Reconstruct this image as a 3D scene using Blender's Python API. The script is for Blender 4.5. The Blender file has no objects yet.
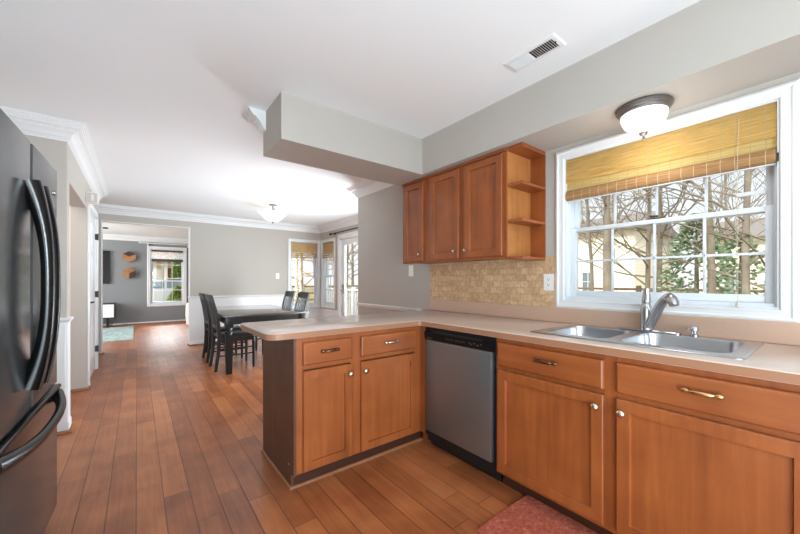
import bpy, bmesh, math, random
from mathutils import Vector, Matrix

C = bpy.context.scene
COL = C.collection
PI = math.pi

# ------------------------------------------------------------------ camera, sky, lights, exposure
cam_d = bpy.data.cameras.new('camera')
cam_d.sensor_width = 36.0
cam_d.lens = 339.4 / 800 * 36.0
cam_d.shift_y = 14 / 800
cam_d.clip_start = 0.02
cam_d.clip_end = 300
cam = bpy.data.objects.new('camera', cam_d)
cam.location = (0, 0, 1.2)
cam.rotation_euler = (PI / 2, 0, -math.atan(263 / 339.4))
COL.objects.link(cam)
C.camera = cam

world = bpy.data.worlds.new('overcast_sky')
C.world = world
world.use_nodes = True
_nt = world.node_tree
_nt.nodes.clear()
_o = _nt.nodes.new('ShaderNodeOutputWorld')
_b = _nt.nodes.new('ShaderNodeBackground')
_tc = _nt.nodes.new('ShaderNodeTexCoord')
_sx = _nt.nodes.new('ShaderNodeSeparateXYZ')
_rp = _nt.nodes.new('ShaderNodeValToRGB')
_rp.color_ramp.elements[0].position = 0.0
_rp.color_ramp.elements[0].color = (1.0, 1.0, 1.0, 1)
_rp.color_ramp.elements[1].position = 0.55
_rp.color_ramp.elements[1].color = (0.66, 0.80, 1.0, 1)
_nt.links.new(_tc.outputs['Generated'], _sx.inputs[0])
_nt.links.new(_sx.outputs['Z'], _rp.inputs[0])
_nt.links.new(_rp.outputs[0], _b.inputs['Color'])
_b.inputs['Strength'].default_value = 0.56
_nt.links.new(_b.outputs[0], _o.inputs[0])

def area_light(name, loc, target, sx, sy, power, col=(1, 1, 1)):
    d = bpy.data.lights.new(name, 'AREA')
    d.shape = 'RECTANGLE'
    d.size, d.size_y, d.energy, d.color = sx, sy, power, col
    o = bpy.data.objects.new(name, d)
    o.location = loc
    o.rotation_euler = (Vector(target) - Vector(loc)).to_track_quat('-Z', 'Y').to_euler()
    COL.objects.link(o)
    return o

area_light('front_fill', (0.9, -1.7, 1.35), (0.0, 3.0, 1.1), 1.6, 1.2, 21, (0.82, 0.93, 1.0))  # added fill lamp behind the camera, not a fixture of the room
area_light('ceiling_bounce_fill', (-0.2, -1.1, 0.8), (0.2, 1.6, 2.44), 2.2, 1.8, 52, (0.70, 0.89, 1.0))  # unseen lamp added to brighten the ceiling from below
area_light('patio_side_fill', (3.75, 4.95, 1.2), (0.4, 5.6, 1.6), 1.0, 2.0, 50, (0.82, 0.93, 1.0))  # fill lamp added outside the hidden door leaf to boost the daylight
area_light('dining_bay_fill', (2.92, 4.30, 0.6), (-0.6, 4.6, 1.4), 0.7, 0.7, 42, (0.80, 0.91, 1.0))  # unseen fill lamp added round the corner for dining walls and ceiling
area_light('living_left_fill', (-3.2, 9.7, 1.35), (0.0, 10.2, 1.5), 2.4, 1.5, 80, (0.96, 0.98, 1.0))  # added lamp outside an unseen opening, brightens the living room
area_light('street_side_fill', (0.8, 16.5, 4.3), (0.5, 9.5, 0.0), 3.2, 1.8, 650, (0.92, 0.96, 1.0))  # area lamp added outdoors for floor sheen, on top of the sky
_f = area_light('left_corner_fill', (0.55, -1.5, 1.5), (-0.45, 3.74, 1.45), 0.6, 0.6, 2.6, (0.85, 0.94, 1.0))  # narrow fill lamp added for the left wall and wainscot
_f.data.spread = 0.6
sun_d = bpy.data.lights.new('hazy_sun', 'SUN')
sun_d.energy, sun_d.angle, sun_d.color = 3.0, 0.35, (1.0, 0.95, 0.88)
sun = bpy.data.objects.new('hazy_sun', sun_d)
sun.rotation_euler = Vector((0.62, 0.22, -0.75)).to_track_quat('-Z', 'Y').to_euler()
COL.objects.link(sun)

C.view_settings.view_transform = 'Standard'
C.view_settings.look = 'None'
C.view_settings.gamma = 1.0
C.view_settings.use_curve_mapping = False
C.view_settings.exposure = 1.1
C.cycles.use_denoising = True
C.cycles.max_bounces = 10
C.cycles.diffuse_bounces = 6
C.cycles.glossy_bounces = 4
C.cycles.transparent_max_bounces = 16
C.cycles.sample_clamp_indirect = 6.0
C.cycles.caustics_reflective = False
C.cycles.caustics_refractive = False

# ------------------------------------------------------------------ helpers
def lin(c):
    return c / 12.92 if c <= 0.04045 else ((c + 0.055) / 1.055) ** 2.4

def rgb(r, g, b):
    return (lin(r / 255), lin(g / 255), lin(b / 255), 1.0)

class MB:
    """collects shapes; build() links them as one mesh object"""
    def __init__(self, xf=None):
        self.v, self.f, self.xf = [], [], xf

    def add(self, verts, faces):
        n = len(self.v)
        for p in verts:
            p = tuple(p)
            self.v.append(self.xf(*p) if self.xf else p)
        self.f += [tuple(i + n for i in q) for q in faces]
        return self

    def box(self, x0, x1, y0, y1, z0, z1, bev=0.0):
        if x0 > x1: x0, x1 = x1, x0
        if y0 > y1: y0, y1 = y1, y0
        if z0 > z1: z0, z1 = z1, z0
        if bev <= 0:
            vs = [(x, y, z) for z in (z0, z1) for y in (y0, y1) for x in (x0, x1)]
            return self.add(vs, [(0, 2, 3, 1), (4, 5, 7, 6), (0, 1, 5, 4), (2, 6, 7, 3), (0, 4, 6, 2), (1, 3, 7, 5)])
        bm = bmesh.new()
        bmesh.ops.create_cube(bm, size=1.0)
        for v in bm.verts:
            v.co = Vector((x0 + (v.co.x + .5) * (x1 - x0), y0 + (v.co.y + .5) * (y1 - y0), z0 + (v.co.z + .5) * (z1 - z0)))
        bev = min(bev, .49 * min(x1 - x0, y1 - y0, z1 - z0))
        bmesh.ops.bevel(bm, geom=list(bm.edges), offset=bev, segments=2, profile=0.5, affect='EDGES')
        self.add_bm(bm)
        return self

    def add_bm(self, bm):
        bm.verts.index_update()
        self.add([v.co[:] for v in bm.verts], [[v.index for v in f.verts] for f in bm.faces])
        bm.free()

    def tube(self, pts, rad, n=10, cap=True, squash=None):
        """round bar along pts; rad a number or one per point; squash=(a,b) scales the two cross axes"""
        pts = [Vector(p) for p in pts]
        if not hasattr(rad, '__len__'): rad = [rad] * len(pts)
        sq = squash or (1, 1)
        vs, fs = [], []
        up = None
        for i, p in enumerate(pts):
            if i == 0: d = pts[1] - p
            elif i == len(pts) - 1: d = p - pts[i - 1]
            else: d = pts[i + 1] - pts[i - 1]
            d.normalize()
            if up is None:
                up = Vector((0, 0, 1)) if abs(d.z) < .9 else Vector((1, 0, 0))
            a = d.cross(up)
            if a.length < 1e-5: a = d.cross(Vector((0.3, 1, 0.2)))
            a.normalize()
            b = a.cross(d).normalized()
            up = b
            for k in range(n):
                t = 2 * PI * k / n
                vs.append(p + a * (rad[i] * sq[0] * math.cos(t)) + b * (rad[i] * sq[1] * math.sin(t)))
        for i in range(len(pts) - 1):
            for k in range(n):
                k2 = (k + 1) % n
                fs.append((i * n + k, i * n + k2, (i + 1) * n + k2, (i + 1) * n + k))
        if cap:
            fs.append(tuple(range(n - 1, -1, -1)))
            fs.append(tuple((len(pts) - 1) * n + k for k in range(n)))
        return self.add(vs, fs)

    def lathe(self, prof, c, n=32, axis='z', closed=False):
        """prof = [(radius, along)], turned about an axis through c"""
        vs, fs = [], []
        for r, h in prof:
            for k in range(n):
                t = 2 * PI * k / n
                a, b = r * math.cos(t), r * math.sin(t)
                q = {'z': (a, b, h), 'x': (h, a, b), 'y': (b, h, a)}[axis]
                vs.append((c[0] + q[0], c[1] + q[1], c[2] + q[2]))
        m = len(prof)
        for i in range(m - 1):
            for k in range(n):
                k2 = (k + 1) % n
                fs.append((i * n + k, i * n + k2, (i + 1) * n + k2, (i + 1) * n + k))
        if prof[0][0] > 1e-4: fs.append(tuple(range(n - 1, -1, -1)))
        if prof[-1][0] > 1e-4: fs.append(tuple((m - 1) * n + k for k in range(n)))
        return self.add(vs, fs)

    def prism(self, poly, lo, hi, axis='z'):
        """2-d polygon pushed along an axis: z -> (x,y), x -> (y,z), y -> (x,z)"""
        def q(a, b, h): return {'z': (a, b, h), 'x': (h, a, b), 'y': (a, h, b)}[axis]
        n = len(poly)
        vs = [q(a, b, lo) for a, b in poly] + [q(a, b, hi) for a, b in poly]
        fs = [tuple(range(n - 1, -1, -1)), tuple(range(n, 2 * n))]
        fs += [(i, (i + 1) % n, n + (i + 1) % n, n + i) for i in range(n)]
        return self.add(vs, fs)

    def nest(self, u0, u1, v0, v1, steps, fill=True):
        """nested rectangles in (u, v, w): steps = [(inset, w)]; a moulded front seen face on"""
        vs, fs = [], []
        for ins, w in steps:
            vs += [(u0 + ins, v0 + ins, w), (u1 - ins, v0 + ins, w), (u1 - ins, v1 - ins, w), (u0 + ins, v1 - ins, w)]
        for i in range(len(steps) - 1):
            for k in range(4):
                k2 = (k + 1) % 4
                fs.append((i * 4 + k, i * 4 + k2, i * 4 + 4 + k2, i * 4 + 4 + k))
        if fill:
            m = (len(steps) - 1) * 4
            fs.append((m, m + 1, m + 2, m + 3))
            fs.append((3, 2, 1, 0))
        return self.add(vs, fs)

    def sweep(self, prof, path, closed=False, side=1):
        """prof = [(out, z)] carried along a horizontal path with mitred corners; out goes to the left (side=1)"""
        P = [Vector((p[0], p[1])) for p in path]
        n, m = len(P), len(prof)
        vs, fs = [], []
        for i in range(n):
            a = P[i] - P[i - 1] if (i > 0 or closed) else P[1] - P[0]
            b = P[(i + 1) % n] - P[i] if (i < n - 1 or closed) else P[i] - P[i - 1]
            a.normalize(); b.normalize()
            na, nb = Vector((-a.y, a.x)) * side, Vector((-b.y, b.x)) * side
            mt = na + nb
            mt = mt / max(.2, mt.dot(na)) if mt.length > 1e-6 else na
            for o, z in prof:
                vs.append((P[i].x + mt.x * o, P[i].y + mt.y * o, z))
        for i in range(n if closed else n - 1):
            j = (i + 1) % n
            for k in range(m - 1):
                fs.append((i * m + k, j * m + k, j * m + k + 1, i * m + k + 1))
            fs.append((i * m + m - 1, j * m + m - 1, j * m, i * m))
        if not closed:
            fs.append(tuple(range(m)))
            fs.append(tuple((n - 1) * m + k for k in range(m - 1, -1, -1)))
        return self.add(vs, fs)

    def wall(self, axis, p0, p1, u0, u1, z0, z1, holes=()):
        """slab between p0 and p1 on an axis, running u0..u1, with rectangular holes (u0,u1,z0,z1)"""
        us = sorted({u0, u1, *[h[0] for h in holes], *[h[1] for h in holes]})
        zs = sorted({z0, z1, *[h[2] for h in holes], *[h[3] for h in holes]})
        us = [u for u in us if u0 <= u <= u1]; zs = [z for z in zs if z0 <= z <= z1]
        for i in range(len(us) - 1):
            run = None
            for j in range(len(zs) - 1):
                uc, zc = (us[i] + us[i + 1]) / 2, (zs[j] + zs[j + 1]) / 2
                inside = any(h[0] < uc < h[1] and h[2] < zc < h[3] for h in holes)
                if not inside:
                    run = (run[0] if run else zs[j], zs[j + 1])
                if run and (inside or j == len(zs) - 2):
                    if axis == 'x': self.box(p0, p1, us[i], us[i + 1], run[0], run[1])
                    else: self.box(us[i], us[i + 1], p0, p1, run[0], run[1])
                    run = None
        return self

    def build(self, name, material, parent=None, smooth=None):
        me = bpy.data.meshes.new(name)
        me.from_pydata([tuple(v) for v in self.v], [], self.f)
        bm = bmesh.new(); bm.from_mesh(me)
        bmesh.ops.recalc_face_normals(bm, faces=list(bm.faces))
        bm.to_mesh(me); bm.free()
        me.materials.append(material)
        o = bpy.data.objects.new(name, me)
        COL.objects.link(o)
        if smooth:
            me.shade_smooth()
            me.set_sharp_from_angle(angle=math.radians(smooth))
        if parent is not None:
            o.parent = parent
            o.matrix_parent_inverse = Matrix.Translation(-parent.location)
        return o

def thing(name, label, cat, loc=(0, 0, 0), group=None, kind=None):
    o = bpy.data.objects.new(name, None)
    o.empty_display_size = .1
    o.location = loc
    COL.objects.link(o)
    return tag(o, label, cat, group, kind)

def tag(o, label, cat, group=None, kind=None):
    o['label'] = label
    o['category'] = cat
    if group: o['group'] = group
    if kind: o['kind'] = kind
    return o

def struct(name, mb, m, label, cat, smooth=None):
    return tag(mb.build(name, m, None, smooth), label, cat, None, 'structure')

def copy_tree(o, parent=None):
    c = o.copy()
    COL.objects.link(c)
    if parent is not None: c.parent = parent
    for ch in list(o.children): copy_tree(ch, c)
    return c

def faceX(x, s):      # u = y, v = z, w = outwards along s*x
    return lambda u, v, w: (x + s * w, u, v)

def faceY(y, s):      # u = x, v = z
    return lambda u, v, w: (u, y + s * w, v)

def faceZ(z, s):
    return lambda u, v, w: (u, v, z + s * w)

# ------------------------------------------------------------------ materials
def nodes(name):
    m = bpy.data.materials.new(name)
    m.use_nodes = True
    nt = m.node_tree
    return m, nt, nt.nodes['Principled BSDF']

def N(nt, kind, **kw):
    n = nt.nodes.new(kind)
    for k, v in kw.items():
        if k.startswith('i_'):
            key = k[2:]
            n.inputs[int(key) if key.isdigit() else key.replace('_', ' ')].default_value = v
        else: setattr(n, k, v)
    return n

def plain(name, col, rough=.5, metal=0.0, spec=.5, noise=0.0, nscale=20, bump=0.0, coat=0.0):
    m, nt, p = nodes(name)
    p.inputs['Base Color'].default_value = col
    p.inputs['Roughness'].default_value = rough
    p.inputs['Metallic'].default_value = metal
    p.inputs['Specular IOR Level'].default_value = spec
    p.inputs['Coat Weight'].default_value = coat
    tc = N(nt, 'ShaderNodeTexCoord')
    nz = N(nt, 'ShaderNodeTexNoise', i_Scale=nscale, i_Detail=4.0)
    nt.links.new(tc.outputs['Object'], nz.inputs['Vector'])
    if noise:
        mx = N(nt, 'ShaderNodeMix', data_type='RGBA', blend_type='MULTIPLY')
        mx.inputs[0].default_value = noise
        mx.inputs[6].default_value = col
        nt.links.new(nz.outputs['Fac'], mx.inputs[7])
        nt.links.new(mx.outputs[2], p.inputs['Base Color'])
    if bump:
        b = N(nt, 'ShaderNodeBump', i_Strength=bump, i_Distance=.002)
        nt.links.new(nz.outputs['Fac'], b.inputs['Height'])
        nt.links.new(b.outputs[0], p.inputs['Normal'])
    return m

def ramp(nt, stops):
    r = N(nt, 'ShaderNodeValToRGB')
    e = r.color_ramp.elements
    while len(e) > 1: e.remove(e[-1])
    e[0].position, e[0].color = stops[0]
    for pos, col in stops[1:]:
        q = e.new(pos); q.color = col
    return r

def wood(name, dark, mid, light, axis, rough=.38, coat=.15, fine=1.0):
    m, nt, p = nodes(name)
    tc = N(nt, 'ShaderNodeTexCoord')
    sc = {'x': (1.2, 26, 26), 'y': (26, 1.2, 26), 'z': (26, 26, 1.2)}[axis]
    mp = N(nt, 'ShaderNodeMapping'); mp.inputs['Scale'].default_value = [s * fine for s in sc]
    nt.links.new(tc.outputs['Object'], mp.inputs['Vector'])
    n1 = N(nt, 'ShaderNodeTexNoise', i_Scale=1.0, i_Detail=8.0, i_Roughness=.6, i_Distortion=.6)
    nt.links.new(mp.outputs[0], n1.inputs['Vector'])
    n2 = N(nt, 'ShaderNodeTexNoise', i_Scale=5.0, i_Detail=3.0)
    nt.links.new(tc.outputs['Object'], n2.inputs['Vector'])
    ad = N(nt, 'ShaderNodeMath', operation='MULTIPLY_ADD'); ad.inputs[1].default_value = .45
    nt.links.new(n2.outputs['Fac'], ad.inputs[0])
    sb = N(nt, 'ShaderNodeMath', operation='MULTIPLY'); sb.inputs[1].default_value = .62
    nt.links.new(n1.outputs['Fac'], sb.inputs[0]); nt.links.new(sb.outputs[0], ad.inputs[2])
    r = ramp(nt, [(.30, dark), (.53, mid), (.78, light)])
    nt.links.new(ad.outputs[0], r.inputs[0])
    nt.links.new(r.outputs[0], p.inputs['Base Color'])
    p.inputs['Roughness'].default_value = rough
    p.inputs['Coat Weight'].default_value = coat
    p.inputs['Coat Roughness'].default_value = .25
    b = N(nt, 'ShaderNodeBump', i_Strength=.12, i_Distance=.002)
    nt.links.new(n1.outputs['Fac'], b.inputs['Height'])
    nt.links.new(b.outputs[0], p.inputs['Normal'])
    return m

def floor_mat():
    m, nt, p = nodes('hand_scraped_plank_floor')
    L = nt.links.new
    tc = N(nt, 'ShaderNodeTexCoord')
    sx = N(nt, 'ShaderNodeSeparateXYZ'); L(tc.outputs['Object'], sx.inputs[0])
    def M(op, a, b=None):
        n = N(nt, 'ShaderNodeMath', operation=op)
        for i, q in enumerate((a, b)):
            if q is None: continue
            if isinstance(q, (int, float)): n.inputs[i].default_value = q
            else: L(q, n.inputs[i])
        return n.outputs[0]
    row_f = M('DIVIDE', M('ADD', sx.outputs['X'], 10 * .121 + .004), .121)
    row = M('FLOOR', row_f)
    w1 = N(nt, 'ShaderNodeTexWhiteNoise', noise_dimensions='1D'); L(row, w1.inputs['W'])
    col_f = M('DIVIDE', M('ADD', sx.outputs['Y'], M('MULTIPLY', w1.outputs['Value'], 3.1)), 1.15)
    colm = M('FLOOR', col_f)
    cb = N(nt, 'ShaderNodeCombineXYZ'); L(row, cb.inputs[0]); L(colm, cb.inputs[1])
    w2 = N(nt, 'ShaderNodeTexWhiteNoise', noise_dimensions='2D'); L(cb.outputs[0], w2.inputs['Vector'])
    # grain, shifted plank by plank
    cg = N(nt, 'ShaderNodeCombineXYZ')
    L(M('MULTIPLY', sx.outputs['X'], 44), cg.inputs[0])
    L(M('ADD', M('MULTIPLY', sx.outputs['Y'], 2.2), M('MULTIPLY', w2.outputs['Value'], 37)), cg.inputs[1])
    L(M('MULTIPLY', w2.outputs['Value'], 50), cg.inputs[2])
    g = N(nt, 'ShaderNodeTexNoise', i_Scale=1.0, i_Detail=5.0, i_Roughness=.55, i_Distortion=.4); L(cg.outputs[0], g.inputs['Vector'])
    blot = N(nt, 'ShaderNodeTexNoise', i_Scale=4.0, i_Detail=2.0, i_Roughness=.5); L(tc.outputs['Object'], blot.inputs['Vector'])
    val = M('ADD', M('MULTIPLY', w2.outputs['Value'], .16), M('ADD', M('MULTIPLY', g.outputs['Fac'], .24), M('MULTIPLY', blot.outputs['Fac'], .32)))
    r = ramp(nt, [(.18, rgb(124, 66, 37)), (.32, rgb(158, 91, 53)), (.44, rgb(186, 115, 70)), (.60, rgb(208, 138, 92))])
    L(val, r.inputs[0])
    # seams
    fx = M('FRACT', row_f); fy = M('FRACT', col_f)
    ex = M('MINIMUM', fx, M('SUBTRACT', 1.0, fx)); ey = M('MINIMUM', fy, M('SUBTRACT', 1.0, fy))
    seam = M('MINIMUM', M('MULTIPLY', ex, 1 / .026), M('MULTIPLY', ey, 1 / .0028))
    seam = M('MINIMUM', seam, 1.0)
    dark = N(nt, 'ShaderNodeMix', data_type='RGBA'); L(seam, dark.inputs[0])
    dark.inputs[6].default_value = rgb(44, 22, 14); L(r.outputs[0], dark.inputs[7])
    L(dark.outputs[2], p.inputs['Base Color'])
    rr = N(nt, 'ShaderNodeMapRange'); rr.inputs['To Min'].default_value = .26; rr.inputs['To Max'].default_value = .34
    L(g.outputs['Fac'], rr.inputs['Value']); L(rr.outputs[0], p.inputs['Roughness'])
    p.inputs['Specular IOR Level'].default_value = .5
    # scraped relief: long wavy hollows
    cs = N(nt, 'ShaderNodeCombineXYZ')
    L(M('ADD', M('MULTIPLY', sx.outputs['X'], 22), M('MULTIPLY', w2.outputs['Value'], 30)), cs.inputs[0])
    L(M('MULTIPLY', sx.outputs['Y'], 3.0), cs.inputs[1]); L(w2.outputs['Value'], cs.inputs[2])
    sn = N(nt, 'ShaderNodeTexNoise', i_Scale=1.0, i_Detail=2.0); L(cs.outputs[0], sn.inputs['Vector'])
    hgt = M('ADD', M('MULTIPLY', sn.outputs['Fac'], 1.0), M('ADD', M('MULTIPLY', seam, .5), M('MULTIPLY', g.outputs['Fac'], .06)))
    b = N(nt, 'ShaderNodeBump', i_Strength=.4, i_Distance=.005); L(hgt, b.inputs['Height']); L(b.outputs[0], p.inputs['Normal'])
    return m

def tile_mat():
    m, nt, p = nodes('tumbled_tan_mosaic')
    L = nt.links.new
    tc = N(nt, 'ShaderNodeTexCoord'); sx = N(nt, 'ShaderNodeSeparateXYZ'); L(tc.outputs['Object'], sx.inputs[0])
    cb = N(nt, 'ShaderNodeCombineXYZ'); L(sx.outputs['Y'], cb.inputs[0]); L(sx.outputs['Z'], cb.inputs[1])
    br = N(nt, 'ShaderNodeTexBrick', offset=.5, squash=1.6, squash_frequency=3)
    br.inputs['Scale'].default_value = 1.0
    br.inputs['Brick Width'].default_value = .062; br.inputs['Row Height'].default_value = .050
    br.inputs['Mortar Size'].default_value = .0018; br.inputs['Mortar Smooth'].default_value = .3
    br.inputs['Color1'].default_value = rgb(228, 194, 154); br.inputs['Color2'].default_value = rgb(206, 164, 122)
    br.inputs['Mortar'].default_value = rgb(192, 156, 120); br.inputs['Bias'].default_value = -.1
    L(cb.outputs[0], br.inputs['Vector'])
    nz = N(nt, 'ShaderNodeTexNoise', i_Scale=38.0, i_Detail=6.0, i_Roughness=.7); L(tc.outputs['Object'], nz.inputs['Vector'])
    rr = ramp(nt, [(.3, (.62, .60, .58, 1)), (.6, (1, 1, 1, 1)), (.85, (1.12, 1.08, 1.0, 1))]); L(nz.outputs['Fac'], rr.inputs[0])
    mx = N(nt, 'ShaderNodeMix', data_type='RGBA', blend_type='MULTIPLY'); mx.inputs[0].default_value = .9
    L(br.outputs['Color'], mx.inputs[6]); L(rr.outputs[0], mx.inputs[7]); L(mx.outputs[2], p.inputs['Base Color'])
    p.inputs['Roughness'].default_value = .6
    b = N(nt, 'ShaderNodeBump', i_Strength=.4, i_Distance=.002); b.invert = True
    L(br.outputs['Fac'], b.inputs['Height']); L(b.outputs[0], p.inputs['Normal'])
    return m

def bamboo_mat(name, c1, c2, trans, thread_axis='Y'):
    m, nt, p = nodes(name)
    L = nt.links.new
    tc = N(nt, 'ShaderNodeTexCoord'); sx = N(nt, 'ShaderNodeSeparateXYZ'); L(tc.outputs['Object'], sx.inputs[0])
    mp = N(nt, 'ShaderNodeMapping')
    mp.inputs['Scale'].default_value = (6, 6, 210); L(tc.outputs['Object'], mp.inputs['Vector'])
    nz = N(nt, 'ShaderNodeTexNoise', i_Scale=1.0, i_Detail=3.0, i_Roughness=.7); L(mp.outputs[0], nz.inputs['Vector'])
    r = ramp(nt, [(.32, c1), (.62, c2)]); L(nz.outputs['Fac'], r.inputs[0])
    # sewn threads
    fr = N(nt, 'ShaderNodeMath', operation='PINGPONG'); L(sx.outputs[thread_axis], fr.inputs[0]); fr.inputs[1].default_value = .026
    lt = N(nt, 'ShaderNodeMath', operation='LESS_THAN'); L(fr.outputs[0], lt.inputs[0]); lt.inputs[1].default_value = .0013
    mx = N(nt, 'ShaderNodeMix', data_type='RGBA'); L(lt.outputs[0], mx.inputs[0]); L(r.outputs[0], mx.inputs[6])
    mx.inputs[7].default_value = rgb(226, 204, 160)
    L(mx.outputs[2], p.inputs['Base Color'])
    p.inputs['Roughness'].default_value = .8
    b = N(nt, 'ShaderNodeBump', i_Strength=.5, i_Distance=.002); L(nz.outputs['Fac'], b.inputs['Height']); L(b.outputs[0], p.inputs['Normal'])
    tr = N(nt, 'ShaderNodeBsdfTranslucent'); L(mx.outputs[2], tr.inputs['Color'])
    ms = N(nt, 'ShaderNodeMixShader'); ms.inputs[0].default_value = trans
    L(p.outputs[0], ms.inputs[1]); L(tr.outputs[0], ms.inputs[2])
    L(ms.outputs[0], nt.nodes['Material Output'].inputs['Surface'])
    return m

def glass_mat():
    m = bpy.data.materials.new('window_glass'); m.use_nodes = True
    nt = m.node_tree; nt.nodes.clear()
    o = N(nt, 'ShaderNodeOutputMaterial'); t = N(nt, 'ShaderNodeBsdfTransparent'); g = N(nt, 'ShaderNodeBsdfGlossy')
    t.inputs['Color'].default_value = (.97, .985, .98, 1)
    g.inputs['Roughness'].default_value = .02
    lw = N(nt, 'ShaderNodeLayerWeight'); lw.inputs['Blend'].default_value = .5
    pw = N(nt, 'ShaderNodeMath', operation='POWER'); pw.inputs[1].default_value = 4.0; nt.links.new(lw.outputs['Facing'], pw.inputs[0])
    fr = N(nt, 'ShaderNodeMath', operation='MULTIPLY_ADD'); fr.inputs[1].default_value = .6; fr.inputs[2].default_value = .02; nt.links.new(pw.outputs[0], fr.inputs[0])
    mx = N(nt, 'ShaderNodeMixShader')
    nt.links.new(fr.outputs[0], mx.inputs[0]); nt.links.new(t.outputs[0], mx.inputs[1]); nt.links.new(g.outputs[0], mx.inputs[2])
    nt.links.new(mx.outputs[0], o.inputs[0])
    return m

def lamp_glass(name, strength, col):
    m, nt, p = nodes(name)
    p.inputs['Base Color'].default_value = (.95, .93, .9, 1)
    p.inputs['Roughness'].default_value = .25
    p.inputs['Emission Color'].default_value = col
    p.inputs['Emission Strength'].default_value = strength
    return m

def brushed(name, col, rough, axis):
    m, nt, p = nodes(name)
    p.inputs['Base Color'].default_value = col
    p.inputs['Metallic'].default_value = 1.0
    tc = N(nt, 'ShaderNodeTexCoord'); mp = N(nt, 'ShaderNodeMapping')
    mp.inputs['Scale'].default_value = {'x': (3, 300, 300), 'y': (300, 3, 300), 'z': (300, 300, 3)}[axis]
    nt.links.new(tc.outputs['Object'], mp.inputs['Vector'])
    nz = N(nt, 'ShaderNodeTexNoise', i_Scale=1.0, i_Detail=2.0); nt.links.new(mp.outputs[0], nz.inputs['Vector'])
    rr = N(nt, 'ShaderNodeMapRange'); rr.inputs['To Min'].default_value = rough - .06; rr.inputs['To Max'].default_value = rough + .08
    nt.links.new(nz.outputs['Fac'], rr.inputs['Value']); nt.links.new(rr.outputs[0], p.inputs['Roughness'])
    return m

M = {}
M['wall'] = plain('warm_grey_paint', rgb(186, 179, 171), .7, noise=.04, nscale=3)
M['ceiling'] = plain('white_ceiling_paint', rgb(240, 241, 242), .85)
M['dark_wall'] = plain('slate_grey_paint', rgb(134, 137, 139), .7)
M['hall'] = plain('pinkish_beige_paint', rgb(222, 205, 192), .7)
M['white'] = plain('white_trim_paint', rgb(230, 230, 230), .4)
M['vinyl'] = plain('white_window_vinyl', rgb(220, 224, 228), .35)
M['floor'] = floor_mat()
M['tile'] = tile_mat()
D_, MI, LI = rgb(124, 64, 29), rgb(148, 79, 37), rgb(168, 95, 48)
M['cab_z'] = wood('cherry_stain_wood_upright', D_, MI, LI, 'z')
M['cab_x'] = wood('cherry_stain_wood_along_x', D_, MI, LI, 'x')
M['cab_y'] = wood('cherry_stain_wood_along_y', D_, MI, LI, 'y')
M['cab_in'] = wood('maple_interior_wood', rgb(150, 92, 46), rgb(180, 116, 62), rgb(196, 132, 76), 'z', .5, 0)
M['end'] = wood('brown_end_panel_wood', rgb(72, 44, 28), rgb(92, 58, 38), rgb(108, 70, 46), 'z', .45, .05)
M['kick'] = plain('dark_toe_kick', rgb(62, 32, 18), .5)
M['shoe'] = wood('shoe_moulding_wood', rgb(110, 66, 40), rgb(140, 88, 56), rgb(160, 104, 70), 'x', .45, 0)
M['counter'] = plain('pinkish_beige_laminate', rgb(210, 188, 174), .2, noise=.10, nscale=60, spec=.7)
M['counter_edge'] = plain('tan_laminate_edge', rgb(160, 114, 86), .35)
M['counter_up'] = plain('tan_pink_laminate', rgb(206, 172, 150), .3, noise=.08, nscale=60)
M['black'] = plain('gloss_black_plastic', rgb(10, 10, 11), .26, spec=.35)
M['matte_black'] = plain('matte_black', rgb(20, 20, 21), .5)
M['fridge'] = plain('textured_black_steel', rgb(66, 67, 68), .10, spec=.5, bump=.16, nscale=200); M['fridge'].node_tree.nodes['Principled BSDF'].inputs['IOR'].default_value = 1.36
M['ebony'] = plain('black_painted_wood', rgb(28, 25, 24), .35)
M['table_top'] = plain('polished_black_table_top', rgb(78, 74, 71), .18, coat=.6)
M['steel'] = brushed('brushed_stainless', rgb(140, 140, 140), .34, 'z'); M['steel'].node_tree.nodes['Principled BSDF'].inputs['Metallic'].default_value = .8
M['sink'] = plain('satin_sink_steel', rgb(200, 203, 208), .27, metal=1.0)
M['chrome'] = plain('satin_nickel', rgb(190, 190, 192), .20, metal=1.0)
M['nickel'] = plain('polished_nickel_knob', rgb(216, 206, 190), .18, metal=1.0)
M['brass'] = plain('antique_brass', rgb(206, 170, 118), .25, metal=1.0)
M['bronze'] = plain('antique_bronze', rgb(120, 92, 70), .35, metal=1.0)
M['pewter'] = plain('brushed_pewter', rgb(128, 122, 118), .40, metal=.8)
M['glass'] = glass_mat()
M['lamp_kitchen'] = lamp_glass('frosted_lamp_glass', .36, (1.0, .97, .92, 1))
M['lamp_dining'] = lamp_glass('frosted_bowl_glass', .5, (1.0, .93, .84, 1))
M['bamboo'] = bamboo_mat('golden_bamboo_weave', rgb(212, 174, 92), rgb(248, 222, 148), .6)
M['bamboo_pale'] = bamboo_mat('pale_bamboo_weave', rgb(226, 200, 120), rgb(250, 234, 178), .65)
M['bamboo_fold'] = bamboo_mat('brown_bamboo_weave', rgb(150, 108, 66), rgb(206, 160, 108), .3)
M['bamboo_x'] = bamboo_mat('tan_bamboo_weave', rgb(178, 142, 94), rgb(226, 194, 142), .35, 'X')
M['bamboo_y'] = bamboo_mat('tan_bamboo_weave_side', rgb(178, 142, 94), rgb(226, 194, 142), .35, 'Y')
M['plastic'] = plain('white_plastic', rgb(238, 236, 232), .35)
M['ivory'] = plain('almond_plastic', rgb(226, 216, 204), .4)
M['slot'] = plain('dark_slot', rgb(46, 42, 40), .6)

# ------------------------------------------------------------------ room shell
XW, YF, XL, XR = 2.33, 7.35, -0.44, 3.36     # window wall, dining end wall, left wall, dining right wall
CE, SO = 2.44, 2.13                         # ceiling, soffit underside
YB = -2.2

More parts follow.
